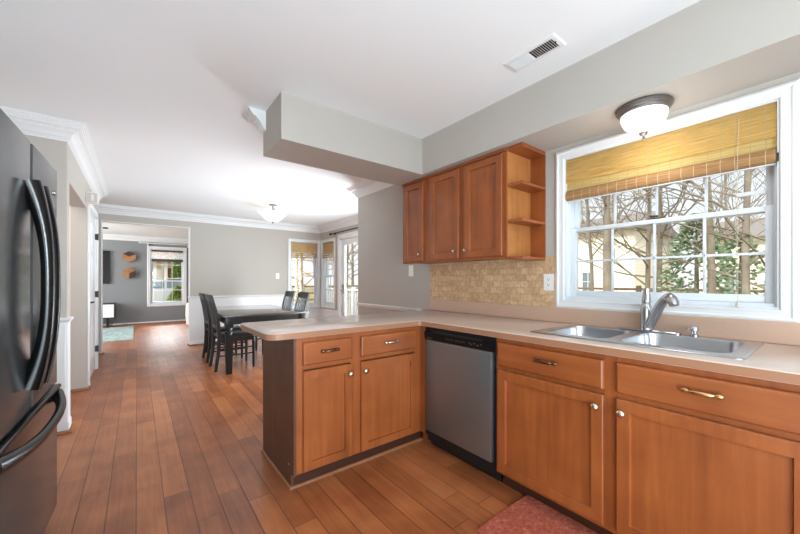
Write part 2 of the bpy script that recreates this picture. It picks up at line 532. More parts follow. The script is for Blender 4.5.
b = MB(); b.box(-3.0, 3.55, YB, 12.1, -.12, 0)
struct('floor', b, M['floor'], 'reddish brown hand scraped plank floor running through all rooms', 'floor')
b = MB(); b.box(-3.0, 3.55, YB, 12.1, CE, CE + .12)
struct('ceiling', b, M['ceiling'], 'flat white painted ceiling over kitchen and dining area', 'ceiling')

KW = (.165, 1.152, 1.072, 2.035)            # kitchen window opening (y0,y1,z0,z1)
b = MB(); b.wall('x', XW, XW + .16, YB, 3.92, 0, CE, [KW])
struct('wall_right', b, M['wall'], 'warm grey wall with the kitchen window and backsplash', 'wall')
b = MB(); b.box(-1.24, XW + .16, YB - .14, YB, 0, CE)
struct('wall_front', b, M['wall'], 'grey kitchen wall behind the camera', 'wall')
b = MB(); b.box(XW + .16, XR + .16, 3.76, 3.92, 0, CE)
struct('wall_return', b, M['wall'], 'grey wall turning the corner into the dining bay', 'wall')

DW = (2.66, 3.29, .64, 2.07)                # dining end window (x0,x1,z0,z1)
OP = (-.463, .778, 0, 2.19)                 # opening to the living room
b = MB(); b.wall('y', YF, YF + .15, -1.2, XR + .16, 0, CE, [DW, OP])
struct('wall_back', b, M['wall'], 'warm grey dining end wall with wide opening at left', 'wall')
SW = (6.66, 7.24, .66, 2.07)                # dining side window (y0,y1,z0,z1)
PD = (4.60, 6.40, 0, 2.10)                  # patio doors
b = MB(); b.wall('x', XR, XR + .16, 3.92, YF, 0, CE, [SW, PD])
struct('wall_dining_side', b, M['wall'], 'grey side wall of the dining bay with window and glazed doors', 'wall')

b = MB(); b.wall('x', XL - .13, XL, 3.74, 6.36, 0, CE, [(3.875, 5.10, 0, 2.01), (5.24, 6.20, 0, 2.05)])
b.box(XL - .80, XL - .13, 3.74, 3.875, 0, CE)
b.box(XL - .80, XL, 6.36, 6.46, 0, CE)
struct('wall_left', b, M['wall'], 'grey left wall beyond the refrigerator with hall opening', 'wall')
b = MB(); b.box(-1.24, -1.10, YB, 3.875, 0, CE); b.box(-1.34, -1.24, 3.74, 7.5, 0, CE)
struct('wall_alcove', b, M['wall'], 'grey wall behind the refrigerator', 'wall')
b = MB(); b.box(-1.24, XL - .13, 5.10, 5.22, 0, CE)
struct('wall_hall', b, M['hall'], 'pinkish beige end wall seen inside the hall opening', 'wall')

d = bpy.data.lights.new('hall_fill', 'POINT'); d.energy = 5; d.color = (1, .93, .86); d.shadow_soft_size = .12  # added light without a fixture, brightens the hall wall
o = bpy.data.objects.new('hall_fill', d); o.location = (-.95, 4.45, 2.2); COL.objects.link(o)
LWN = (.30, 1.10, .55, 2.11)                # living room window (x0,x1,z0,z1)
b = MB(); b.wall('y', 11.9, 12.05, -3.0, 1.75, 0, CE, [LWN])
struct('wall_living', b, M['dark_wall'], 'slate grey far wall of the living room', 'wall')
b = MB(); b.box(1.62, 1.75, YF + .15, 11.9, 0, CE)
struct('wall_living_side', b, M['dark_wall'], 'slate grey side wall of the living room', 'wall')
b = MB(); b.wall('x', -3.0, -2.87, YF, 11.9, 0, CE, [(8.4, 11.0, .5, 2.1)])  # opening added in this unseen wall to let light in
struct('wall_living_left', b, M['dark_wall'], 'slate grey left wall of the living room', 'wall')

b = MB()
b.prism([(1.97, YB), (XW, YB), (XW, 2.627), (.745, 2.627), (.745, 2.225), (1.97, 2.225)], SO, CE)
struct('ceiling_soffit', b, M['wall'], 'grey soffit box dropping over the sink run and the peninsula', 'soffit')

# crown mouldings, baseboards, rails
CR = [(0, 2.300), (.008, 2.300), (.010, 2.312), (.018, 2.314), (.020, 2.324), (.027, 2.328), (.031, 2.342), (.041, 2.358), (.056, 2.372), (.060, 2.372),
      (.061, 2.382), (.076, 2.390), (.092, 2.395), (.093, 2.406), (.102, 2.409), (.103, 2.419), (.112, 2.421), (.113, 2.431), (.121, 2.432), (.121, CE - .001), (0, CE - .001)]
def crown(n, path, side, label):
    b = MB(); b.sweep(CR, path, side=side)
    struct('trim_%d' % n, b, M['white'], label, 'crown moulding', 30)
crown(1, [(-1.10, 3.74), (XL, 3.74), (XL, 6.36)], -1, 'white stepped crown moulding above the left wall corner')
crown(2, [(XL - .5, YF), (XR, YF), (XR, 3.92), (XW, 3.92), (XW, 2.627), (.745, 2.627), (.745, 2.56)], -1, 'white crown moulding round the dining area and soffit back')
crown(3, [(-2.87, 11.9), (1.62, 11.9), (1.62, 7.5)], -1, 'white crown moulding round the living room')

def base(n, path, side, label, h=.09):
    b = MB(); b.sweep([(0, 0.001), (.022, .001), (.022, .018), (.013, .024), (.013, h - .012), (.007, h), (0, h)], path, side=side)
    struct('baseboard_%d' % n, b, M['white'], label, 'baseboard', 30)
def shoe(n, path, side, label):
    b = MB(); b.sweep([(.012, 0.001), (.034, .001), (.033, .010), (.027, .019), (.012, .024)], path, side=side)
    struct('trim_%d' % n, b, M['shoe'], label, 'shoe moulding', 40)
base(1, [(-1.10, 3.74), (XL, 3.74), (XL, 3.875)], -1, 'white baseboard under the left wainscot corner')
shoe(4, [(-1.10, 3.74), (XL, 3.74), (XL, 3.875)], -1, 'brown shoe moulding under the left wainscot corner')
shoe(5, [(-1.24, 5.10), (XL, 5.10), (XL, 5.165)], -1, 'brown shoe moulding in the hall opening')
base(3, [(OP[1], 7.5), (OP[1], YF), (XR, YF), (XR, 6.40)], -1, 'white baseboard under the dining wainscot')
shoe(6, [(OP[1], 7.5), (OP[1], YF), (XR, YF), (XR, 6.40)], -1, 'brown shoe moulding under the dining wainscot')
base(4, [(-2.87, 11.9), (1.62, 11.9)], -1, 'white baseboard under the slate living room wall', .055)
shoe(7, [(-2.87, 11.9), (1.62, 11.9)], -1, 'brown shoe moulding under the slate living room wall')
shoe(8, [(-1.2, YF), (OP[0], YF), (OP[0], 7.5)], -1, 'brown shoe moulding left of the living room opening')

RAIL = [(0, .868), (.010, .868), (.012, .878), (.020, .884), (.026, .896), (.026, .906), (.014, .910), (0, .912)]
b = MB(); b.sweep(RAIL, [(-1.10, 3.74), (XL, 3.74), (XL, 3.875)], side=-1)
b.sweep([(0, .09), (.006, .09), (.006, .868), (0, .868)], [(-1.10, 3.74), (XL, 3.74), (XL, 3.875)], side=-1)
for k in range(6):
    x = XL - .012 - k * .085
    b.box(x - .006, x + .006, 3.724, 3.735, .09, .868)
struct('trim_9', b, M['white'], 'white board wainscot with rail beside the refrigerator', 'wainscot')
b = MB()
b.sweep(RAIL, [(OP[1], YF + .15), (OP[1], YF), (2.595, YF)], side=-1)
b.sweep([(0, .09), (.006, .09), (.006, .868), (0, .868)], [(OP[1], YF + .15), (OP[1], YF), (2.595, YF)], side=-1)
b.sweep([(0, .09), (.006, .09), (.006, .575), (0, .575)], [(2.595, YF), (XR, YF), (XR, 6.47)], side=-1)
struct('trim_10', b, M['white'], 'white wainscot with rail along the dining end wall', 'wainscot')
b = MB(); b.sweep(RAIL, [(XW, 3.92), (XW, 2.627)], side=-1)
struct('trim_11', b, M['white'], 'white chair rail on the grey wall behind the peninsula', 'chair rail')
b = MB()
for (x0, x1) in ((OP[0] - .001, OP[0] + .012), (OP[1] - .012, OP[1] + .001)):
    b.box(x0, x1, YF - .004, YF + .154, 0, OP[3])
b.box(OP[0], OP[1], YF - .004, YF + .154, OP[3] - .012, OP[3])
struct('trim_12', b, M['white'], 'thin white jamb lining of the living room opening', 'trim')

# ------------------------------------------------------------------ windows and doors
CAS = [(0, 0), (0, .012), (.006, .016), (.012, .020), (.020, .021), (.026, .016), (.044, .013), (.050, .015), (.056, .014), (.060, .010), (.062, 0)]
def casing(xf, u0, u1, v0, v1, width=.062):
    s = width / .062
    b = MB(xf)
    o = width
    b.nest(u0 - o, u1 + o, v0 - o, v1 + o, [(i * s, w) for i, w in CAS], fill=False)
    return b

def sash(xf_at, u0, u1, v0, v1, w, cols, rows, stile, bottom, top, t=.03, mt=.018):
    """frame of a sash with muntins; returns frame MB and glass MB"""
    b = MB(xf_at)
    b.box(u0, u0 + stile, v0, v1, w, w + t, .003); b.box(u1 - stile, u1, v0, v1, w, w + t, .003)
    b.box(u0 + stile, u1 - stile, v0, v0 + bottom, w, w + t, .003); b.box(u0 + stile, u1 - stile, v1 - top, v1, w, w + t, .003)
    gu0, gu1, gv0, gv1 = u0 + stile, u1 - stile, v0 + bottom, v1 - top
    for k in range(1, cols):
        u = gu0 + (gu1 - gu0) * k / cols
        b.box(u - mt / 2, u + mt / 2, gv0, gv1, w + t * .3, w + t * .85, .003)
    for k in range(1, rows):
        v = gv0 + (gv1 - gv0) * k / rows
        b.box(gu0, gu1, v - mt / 2, v + mt / 2, w + t * .3, w + t * .85, .003)
    g = MB(xf_at); g.box(gu0 - .003, gu1 + .003, gv0 - .003, gv1 + .003, w + t * .45, w + t * .55)
    return b, g

def window(n, label, xf, hole, cols, rows, meet, depth=.16, case=.062, mt=.013):
    """double hung window; xf(u,v,w) with w = towards the room"""
    u0, u1, v0, v1 = hole
    c = xf((u0 + u1) / 2, v0, 0)
    t = tag(bpy.data.objects.new('window_%d' % n, None), label, 'window', None, 'structure')
    t.location = c; COL.objects.link(t)
    casing(xf, u0, u1, v0, v1, case).build('casing', M['white'], t, 25)
    b = MB(xf)
    f = .018
    b.nest(u0, u1, v0, v1, [(0, .004), (0, -depth), (f, -depth), (f, -.03), (.006, -.028), (.006, .004), (0, .004)], fill=False)
    b.box(u0 + f, u1 - f, v0, v0 + f + .004, -depth, -.02)
    b.build('frame', M['vinyl'], t)
    lo, lg = sash(xf, u0 + f, u1 - f, v0 + f + .004, meet + .013, -.085, cols, rows, .032, .040, .026, .032, mt)
    s = lo.build('lower_sash', M['vinyl'], t, 30); lg.build('pane', M['glass'], s)
    up, ug = sash(xf, u0 + f, u1 - f, meet - .013, v1 - f, -.125, cols, rows, .032, .026, .036, .032, mt)
    s2 = up.build('upper_sash', M['vinyl'], t, 30); ug.build('pane', M['glass'], s2)
    k = MB(xf); um = (u0 + u1) / 2
    k.box(um - .03, um + .03, meet + .013, meet + .021, -.083, -.058, .003)
    k.tube([(um - .018, meet + .030, -.070), (um + .022, meet + .032, -.062)], .006, 8)
    k.build('sash_lock', M['slot'] if n == 1 else M['white'], s, 40)
    return t, s

w1, s1 = window(1, 'white double hung kitchen window with grid panes over the sink', faceX(XW, -1), KW, 4, 2, 1.548)
b = MB(faceX(XW, -1))
b.box(.215, .315, 1.625, 1.645, -.092, -.076, .003)
b.build('tilt_latch', M['white'], w1, 30)
window(2, 'white living room window looking onto the street', faceY(11.9, -1), LWN, 3, 2, 1.27, .13, .075, .014)
window(3, 'white dining window in the end wall beside the corner', faceY(YF, -1), DW, 2, 2, 1.31, .14, .06, .014)
window(4, 'narrow white dining window in the side wall beside the glazed doors', faceX(XR, -1), SW, 2, 2, 1.31, .14, .06, .014)

# panelled closet door in the left wall
fX = faceX(XL, 1)
t = tag(bpy.data.objects.new('door_1', None), 'white six panel closet door in the left wall', 'door', None, 'structure')
t.location = (XL, 5.72, 0); COL.objects.link(t)
b = MB(fX)
for (u0, u1) in ((5.165, 5.24), (6.20, 6.275)):
    b.box(u0, u1, 0, 2.05, 0, .018, .004)
b.box(5.165, 6.275, 2.05, 2.125, 0, .018, .004)
b.box(5.24, 5.252, 0, 2.05, -.13, 0); b.box(6.188, 6.20, 0, 2.05, -.13, 0); b.box(5.252, 6.188, 2.038, 2.05, -.13, 0)
b.build('casing', M['white'], t, 30)
b = MB(fX)
b.box(5.255, 6.185, .012, 2.035, -.040, -.012, .002)
lf = b.build('leaf', M['white'], t, 30)
b = MB(fX)
for (u0, u1) in ((5.355, 5.675), (5.765, 6.085)):
    for (v0, v1) in ((.22, .80), (.93, 1.52), (1.63, 1.93)):
        b.nest(u0, u1, v0, v1, [(0, -.012), (.0, -.008), (.012, -.006), (.02, -.012), (.05, -.011), (.062, -.006)])
b.build('panel', M['white'], lf, 20)
b = MB(fX)
b.lathe([(.0, 0), (.027, 0), (.027, .008), (.010, .012), (.010, .045), (0, .045)], (5.33, .95, -.012), 16, 'z')
b.tube([(5.33, .95, .03), (5.36, .952, .036), (5.45, .95, .034)], [.009, .009, .007], 8)
b.build('lever_handle', M['slot'], lf, 40)
for z in (.28, 1.02, 1.80):
    b = MB(fX); b.box(6.176, 6.202, z - .04, z + .04, -.012, .019); b.tube([(6.188, z - .045, .020), (6.188, z + .045, .020)], .005, 8)
    b.build('hinge', M['slot'], t, 40)

# glazed patio doors of the dining bay
fR = faceX(XR, -1)
t = tag(bpy.data.objects.new('door_2', None), 'white glazed patio doors in the dining side wall', 'door', None, 'structure')
t.location = (XR, 5.5, 0); COL.objects.link(t)
b = MB(fR)
u0, u1, v1 = PD[0], PD[1], PD[3]
for (a, c) in ((u0 - .07, u0), (u1, u1 + .07)):
    b.box(a, c, 0, v1 + .07, 0, .018, .004)
b.box(u0, u1, v1, v1 + .07, 0, .018, .004)
b.box(u0, u0 + .03, 0, v1, -.13, 0); b.box(u1 - .03, u1, 0, v1, -.13, 0); b.box(u0 + .03, u1 - .03, v1 - .03, v1, -.13, 0); b.box(u0 + .03, u1 - .03, 0, .02, -.13, 0)
b.build('casing', M['white'], t, 30)
for (a, c) in ((u0 + .032, 5.498), (5.502, u1 - .032)):
    b, g = sash(fR, a, c, .022, v1 - .032, -.075, 1, 1, .115, .22, .12, .04)
    lf = b.build('door_leaf', M['white'], t, 30); g.build('pane', M['glass'], lf)
    if a > 5.4:
        h = MB(fR); um = c - .055
        h.box(um - .022, um + .022, .93, 1.13, -.035, -.028, .003)
        h.tube([(um, 1.0, -.03), (um, 1.0, .02), (um - .11, 1.0, .022)], .009, 8)
        h.lathe([(0, -.03), (.02, -.03), (.02, -.01), (0, -.01)], (um, 1.09, 0), 12, 'z')
        h.build('lever_handle', M['pewter'], lf, 40)

# ------------------------------------------------------------------ base cabinets
T = .022   # door thickness
def cab_door(xf, u0, u1, v0, v1):
    b = MB(xf)
    b.nest(u0, u1, v0, v1, [(0, 0), (0, T - .004), (.004, T), (.050, T), (.0508, T - .010), (.0530, T - .0138), (.060, T - .014)])
    return b
def cab_drawer(xf, u0, u1, v0, v1):
    b = MB(xf); b.nest(u0, u1, v0, v1, [(0, 0), (0, T - .007), (.003, T - .003), (.008, T)])
    return b
def knob(xf, u, v, r=.0165):
    b = MB(xf)
    b.lathe([(0, T - .001), (.008, T - .001), (.006, T + .008), (.007, T + .012), (r, T + .017), (r * 1.04, T + .022), (r * .8, T + .028), (0, T + .030)], (u, v, 0), 20, 'z')
    return b
def pull(xf, u, v):
    b = MB(xf)
    us = [-.060, -.056, -.048, -.040, -.034, -.030, -.020, 0, .020, .030, .034, .040, .048, .056, .060]
    rs = [.004, .0085, .0105, .0085, .0052, .007, .0082, .0086, .0082, .007, .0052, .0085, .0105, .0085, .004]
    ws = [.017, .018, .019, .021, .023, .025, .028, .029, .028, .025, .023, .021, .019, .018, .017]
    b.tube([(u + a, v, T + w) for a, w in zip(us, ws)], rs, 10)
    for s in (-1, 1):
        b.tube([(u + s * .040, v, T - .001), (u + s * .040, v, T + .008), (u + s * .038, v, T + .022)], [.007, .0045, .0045], 8)
    return b

# peninsula cabinet: front at y = 1.885, end panel at x = 0.70
fy = faceY(1.885, -1)
t = thing('peninsula_cabinet', 'base cabinet of the peninsula with brown end panel, two doors and two drawers', 'cabinet', (1.2, 2.17, 0))
b = MB(); b.box(.716, 1.69, 1.903, 2.46, .095, .874); b.build('carcass', M['cab_z'], t)
b = MB(fy)
for (a, c) in ((.716, .757), (1.062, 1.141), (1.587, 1.652)): b.box(a, c, .095, .874, -.019, 0, .0015)
for (v0, v1) in ((.095, .112), (.690, .722), (.838, .874)):
    for (a, c) in ((.757, 1.062), (1.141, 1.587)): b.box(a, c, v0, v1, -.019, -.0005)
b.build('face_frame', M['cab_z'], t)
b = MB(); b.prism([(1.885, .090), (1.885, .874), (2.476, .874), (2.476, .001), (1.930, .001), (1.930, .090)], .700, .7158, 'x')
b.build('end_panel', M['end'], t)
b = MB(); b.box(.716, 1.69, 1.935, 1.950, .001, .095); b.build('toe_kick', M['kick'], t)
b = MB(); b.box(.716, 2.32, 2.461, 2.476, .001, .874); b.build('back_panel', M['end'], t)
b = MB(); b.sweep([(0, .001), (.013, .001), (.012, .010), (.006, .017), (0, .018)], [(.70, 2.476), (.70, 1.930), (1.70, 1.930)], side=-1)
b.build('shoe_moulding', M['shoe'], t, 40)
b = MB(); b.lathe([(0, .699), (.006, .699), (.006, .697), (.003, .694), (0, .694)], (0, 1.955, .135), 12, 'x'); b.build('screw', M['nickel'], t)
for (a, c, kx) in ((.751, 1.068, 1.047), (1.135, 1.593, 1.157)):
    d = cab_drawer(fy, a, c, .716, .845).build('drawer', M['cab_x'], t)
    pull(fy, (a + c) / 2, .788).build('handle', M['bronze'] if a < 1 else M['nickel'], d, 50)
    d = cab_door(fy, a, c, .105, .682).build('door', M['cab_z'], t)
    knob(fy, kx, .624).build('knob', M['nickel'], d, 50)

# sink base: front at x = 1.65
fx = faceX(1.65, -1)
t = thing('sink_base_cabinet', 'long base cabinet under the double sink with two doors', 'cabinet', (1.98, .6, 0))
b = MB()
for (y0, y1) in ((-.03, -.014), (1.199, 1.215)): b.box(1.669, 2.31, y0, y1, .095, .874)
b.box(1.669, 2.31, -.014, 1.199, .095, .111); b.box(2.298, 2.31, -.014, 1.199, .111, .874)
b.build('carcass', M['cab_z'], t)
b = MB(fx)
for (a, c) in ((-.03, .042), (.578, .643), (1.186, 1.215)): b.box(a, c, .095, .874, -.019, 0, .0015)
for (v0, v1) in ((.095, .126), (.690, .722), (.838, .874)):
    for (a, c) in ((.042, .578), (.643, 1.186)): b.box(a, c, v0, v1, -.019, -.0005)
b.build('face_frame', M['cab_z'], t)
b = MB(); b.box(1.716, 1.731, -.03, 1.215, .001, .095); b.build('toe_kick', M['kick'], t)
for (a, c, ku, pm) in ((.637, 1.195, .665, 'bronze'), (.034, .586, .562, 'brass')):
    d = cab_drawer(fx, a, c, .718, .848).build('drawer_front', M['cab_y'], t)
    pull(fx, (a + c) / 2 - (.02 if a > .5 else .008), .795).build('handle', M[pm], d, 50)
    d = cab_door(fx, a, c, .118, .694).build('door', M['cab_z'], t)
    knob(fx, ku, .640).build('knob', M['nickel'], d, 50)

# filler in the inside corner
b = MB(); b.box(1.652, 1.69, 1.833, 1.884, .095, .874)
b.box(1.716, 1.731, 1.833, 1.93, .001, .095)
tag(b.build('corner_filler', M['cab_z']), 'narrow wood filler strip in the corner beside the dishwasher', 'filler')

# dishwasher
t = thing('dishwasher', 'stainless dishwasher with black control panel under the corner countertop', 'dishwasher', (1.98, 1.525, 0))
b = MB(); b.box(1.672, 2.28, 1.222, 1.828, .05, .868); b.box(1.652, 1.672, 1.222, 1.250, .10, .868); b.box(1.652, 1.672, 1.806, 1.828, .10, .868)
b.build('tub', M['matte_black'], t)
b = MB(); b.box(1.632, 1.672, 1.238, 1.812, .135, .785, .010); b.build('door', M['steel'], t, 40)
b = MB()
b.prism([(1.672, .788), (1.632, .788), (1.628, .835), (1.640, .842), (1.648, .866), (1.672, .866)], 1.232, 1.818, 'y')
cp = b.build('control_panel', plain('satin_black_panel', rgb(14, 14, 15), .45, spec=.25), t)
b = MB(); b.box(1.626, 1.642, 1.30, 1.75, .838, .846, .003); b.build('grip', M['matte_black'], cp)
for k, y in enumerate([1.60, 1.582, 1.564, 1.546, 1.515, 1.497, 1.479, 1.461, 1.443, 1.40, 1.385, 1.36, 1.335, 1.31]):
    b = MB(); dz = .812 if k < 9 else .806 + .008 * (k % 2)
    b.box(1.6265, 1.632, y - .005, y + .005, dz, dz + (.003 if k < 9 else .006), 0)
    b.build('button', M['pewter'], cp)
b = MB(); b.box(1.6265, 1.632, 1.74, 1.79, .797, .801); b.build('badge', M['pewter'], cp)
b = MB(); b.box(1.70, 1.712, 1.225, 1.825, .012, .128, .003); b.build('toe_plate', M['matte_black'], t)

# ------------------------------------------------------------------ countertop and sink
def rrect(x0, x1, y0, y1, r, n=6):
    pts = []
    for cx, cy, a0 in ((x1 - r, y1 - r, 0), (x0 + r, y1 - r, 90), (x0 + r, y0 + r, 180), (x1 - r, y0 + r, 270)):
        for k in range(n + 1):
            a = math.radians(a0 + 90 * k / n)
            pts.append((cx + r * math.cos(a), cy + r * math.sin(a)))
    return pts
def offset_poly(poly, d):
    n = len(poly); out = []
    for i in range(n):
        p0, p1, p2 = Vector(poly[i - 1]), Vector(poly[i]), Vector(poly[(i + 1) % n])
        a, c = (p1 - p0).normalized(), (p2 - p1).normalized()
        na, nc = Vector((-a.y, a.x)), Vector((-c.y, c.x))
        m_ = na + nc; m_ = m_ / max(.3, m_.dot(na))
        out.append(tuple(p1 + m_ * d))
    return out
def plate(mb, outer, holes, zs, insets):
    """plate with holes: outer CCW loop carried through zs with inward insets, top filled round the holes, holes get walls"""
    bm = bmesh.new()
    loops = []
    for z, ins in zip(zs, insets):
        loops.append([bm.verts.new((p[0], p[1], z)) for p in offset_poly(outer, ins)])
    n = len(outer)
    for i in range(len(loops) - 1):
        for k in range(n):
            bm.faces.new((loops[i][k], loops[i][(k + 1) % n], loops[i + 1][(k + 1) % n], loops[i + 1][k]))
    hl = []
    for h in holes:
        top = [bm.verts.new((p[0], p[1], zs[-1])) for p in h]
        bot = [bm.verts.new((p[0], p[1], zs[0])) for p in h]
        for k in range(len(h)):
            bm.faces.new((bot[k], bot[(k + 1) % len(h)], top[(k + 1) % len(h)], top[k]))
        hl.append((top, bot))
    for which in (0, 1):
        es = []
        o_ = loops[-1] if which == 0 else loops[0]
        for lp in [o_] + [h[which] for h in hl]:
            for k in range(len(lp)):
                a, c = lp[k], lp[(k + 1) % len(lp)]
                e = bm.edges.get((a, c)) or bm.edges.new((a, c))
                es.append(e)
        bmesh.ops.triangle_fill(bm, edges=es, use_beauty=True)
    mb.add_bm(bm)

def corner(cx, cy, r, a0, n=7):
    return [(cx + r * math.cos(math.radians(a0 + 90 * k / n)), cy + r * math.sin(math.radians(a0 + 90 * k / n))) for k in range(n + 1)]
outer = [(1.622, -.04), (2.328, -.04), (2.328, 2.50)] + corner(.59, 2.46, .04, 90, 5) + corner(.63, 1.940, .08, 180) + [(1.604, 1.860)] + [(1.622, 1.842)]
t = thing('countertop', 'pinkish beige laminate countertop covering the sink run and peninsula', 'countertop', (1.4, 1.9, .876))
b = MB()
plate(b, outer, [rrect(1.76, 2.24, .235, 1.035, .05)], [.876, .8785, .909, .9125, .914], [.003, 0, 0, .0025, .006])
b.build('slab', M['counter'], t, 35)
b = MB(); b.sweep([(0, .8785), (.0012, .8790), (.0012, .9090), (0, .9095)], outer[2:] + [outer[0]], side=-1); b.build('edge_band', M['counter_edge'], t)
b = MB(); b.box(2.306, 2.328, -.04, 2.50, .9145, 1.016, .003); b.build('upstand', M['counter_up'], t)

t = thing('kitchen_sink', 'stainless double bowl sink set into the countertop below the window', 'sink', (1.99, .63, .914))
rim = rrect(1.728, 2.272, .205, 1.062, .03)
b1, b2 = rrect(1.785, 2.195, .69, 1.010, .06), rrect(1.785, 2.195, .255, .635, .06)
b = MB(); plate(b, rim, [b1, b2], [.9142, .9165, .9195, .9200], [0, 0, .004, .010])
b.build('rim', M['sink'], t, 40)
def bowl(poly, name):
    b = MB(); n = len(poly)
    lv = [(.9200, 0), (.905, .004), (.80, .012), (.765, .022), (.745, .045), (.738, .09)]
    vs, fs = [], []
    for z, d in lv: vs += [(p[0], p[1], z) for p in offset_poly(poly, d)]
    for i in range(len(lv) - 1):
        for k in range(n): fs.append((i * n + k, i * n + (k + 1) % n, (i + 1) * n + (k + 1) % n, (i + 1) * n + k))
    fs.append(tuple((len(lv) - 1) * n + k for k in range(n)))
    b.add(vs, fs)
    o = b.build(name, M['sink'], t, 50)
    cx = sum(p[0] for p in poly) / n; cy = sum(p[1] for p in poly) / n
    d = MB(); d.lathe([(.0, .7385), (.020, .7385), (.022, .742), (.042, .742), (.045, .739)], (cx, cy, 0), 24); d.build('drain', M['chrome'], o, 40)
bowl(b1, 'bowl'); bowl(b2, 'bowl')

# faucet
t = thing('kitchen_faucet', 'satin nickel pull-out faucet standing behind the sink bowls', 'faucet', (2.245, .655, .92))
b = MB(); plate(b, rrect(2.222, 2.270, .50, .80, .023, 5), [], [.9202, .926, .930], [0, 0, .004]); b.build('deck_plate', M['chrome'], t, 40)
b = MB(); b.lathe([(.031, .930), (.031, .945), (.0275, .955), (.028, .99), (.029, 1.03), (.027, 1.055), (.021, 1.075), (0, 1.078)], (2.245, .655, 0), 28)
b.build('body', M['chrome'], t, 50)
b = MB(); b.lathe([(.019, 1.070), (.023, 1.085), (.0215, 1.10), (.0175, 1.125), (.0145, 1.145), (.016, 1.153), (.0145, 1.160), (0, 1.160)], (2.247, .655, 0), 24)
b.build('handle', M['chrome'], t, 50)
b = MB()
b.tube([(2.236, .640, .950), (2.208, .606, 1.010), (2.168, .572, 1.070), (2.138, .546, 1.104), (2.118, .528, 1.114)], [.024, .023, .0225, .022, .0225], 18)
sp = b.build('spout', M['chrome'], t, 50)
b = MB()
b.tube([(2.118, .528, 1.114), (2.104, .516, 1.116), (2.090, .503, 1.108), (2.080, .494, 1.096), (2.076, .490, 1.080)], [.0225, .025, .0245, .023, .0205], 18)
b.build('spray_head', M['chrome'], sp, 50)
t = thing('soap_dispenser', 'small nickel soap dispenser beside the faucet', 'soap dispenser', (2.25, .45, .92))
b = MB(); b.lathe([(.020, .9202), (.020, .925), (.012, .930), (.012, .945), (.0165, .948), (.0165, .966), (.013, .970), (0, .971)], (2.25, .45, 0), 20); b.build('pump', M['chrome'], t, 50)
b = MB(); b.tube([(2.25, .45, .958), (2.215, .465, .957), (2.205, .468, .953)], [.007, .006, .005], 10); b.build('nozzle', M['chrome'], t, 50)

# ------------------------------------------------------------------ backsplash, outlets
b = MB(); b.box(XW - .010, XW, 1.214, 2.50, 1.0165, 1.372)
struct('wall_backsplash', b, M['tile'], 'tan tumbled mosaic tile backsplash below the wall cabinets', 'backsplash')

def outlet(name, label, cat, xf, u, v, kind):
    t = thing(name, label, cat, xf(u, v, 0))
    b = MB(xf); b.box(u - .037, u + .037, v - .059, v + .059, .0002, .006, .002); b.build('cover_plate', M['plastic'], t)
    if kind == 'outlet':
        for dv in (-.020, .020):
            b = MB(xf); b.box(u - .017, u + .017, v + dv - .014, v + dv + .014, .006, .008, .001); r = b.build('receptacle', M['plastic'], t)
            b = MB(xf)
            for du in (-.007, .006): b.box(u + du - .0012, u + du + .0012, v + dv - .003, v + dv + .007, .008, .0083)
            b.lathe([(0, .008), (.003, .008), (.003, .0083), (0, .0083)], (u, v + dv - .008, 0), 10, 'z')
            b.build('slot', M['slot'], r)
    else:
        b = MB(xf); b.box(u - .017, u + .017, v - .033, v + .033, .006, .008, .001); r = b.build('rocker', M['plastic'], t)
outlet('wall_outlet', 'white duplex outlet on the tile backsplash beside the kitchen window', 'outlet', faceX(XW - .010, -1), 1.262, 1.192, 'outlet')
outlet('light_switch', 'white switch plate on grey wall under the leftmost wall cabinet', 'switch', faceX(XW, -1), 2.81, 1.31, 'switch')
outlet('light_switch', 'white switch plate on the dining end wall near the window', 'switch', faceY(YF, -1), 2.378, 1.307, 'switch')

# ------------------------------------------------------------------ wall cabinets
fu = faceX(2.03, -1)
def wall_cab(label, y0, y1, doors, z0=1.362, z1=2.128):
    t = thing('wall_cabinet', label, 'cabinet', (2.18, (y0 + y1) / 2, z0))
    b = MB(); b.box(2.049, 2.328, y0, y1, z0 + .012, z1); b.build('carcass', M['cab_z'], t)
    b = MB(fu)
    b.box(y0, y1, z1 - .05, z1, -.019, 0, .001); b.box(y0, y1, z0, z0 + .035, -.019, 0, .001)
    us = [y0] + [e for d in sorted(doors) for e in (d[0] + .006, d[1] - .006)] + [y1]
    for k in range(0, len(us), 2): b.box(us[k], us[k + 1], z0 + .035, z1 - .05, -.019, 0)
    b.build('face_frame', M['cab_z'], t)
    b = MB(fu); b.nest(y0, y1, z1 - .024, z1 - .001, [(0, 0), (0, .010), (.006, .016)]); b.build('top_moulding', M['cab_y'], t)
    for (a, c, ku) in doors:
        d = cab_door(fu, a, c, 1.378, 2.092).build('door', M['cab_z'], t)
        knob(fu, ku, 1.437, .013).build('knob', M['nickel'], d, 50)
wall_cab('single door wall cabinet at the left end of the row', 2.222, 2.572, [(2.264, 2.537, 2.297)])
wall_cab('double door wall cabinet between the single door cabinet and open shelves', 1.412, 2.221, [(1.841, 2.178, 1.875), (1.437, 1.782, 1.757)])
t = thing('corner_shelf_unit', 'open wood shelf unit on the right end of the wall cabinets', 'shelf', (2.18, 1.35, 1.36))
b = MB(); b.box(2.318, 2.328, 1.290, 1.411, 1.362, 2.128); b.build('back_panel', M['cab_z'], t)
b = MB(); b.box(2.032, 2.3179, 1.404, 1.411, 1.362, 2.128); b.build('side_panel', M['cab_in'], t)
for z in (1.348, 1.603, 1.852, 2.100):
    b = MB(); b.box(2.030, 2.3175, 1.288, 1.4035, z, z + .020 if z < 2 else 2.128, .002); b.build('shelf', M['cab_x'], t)

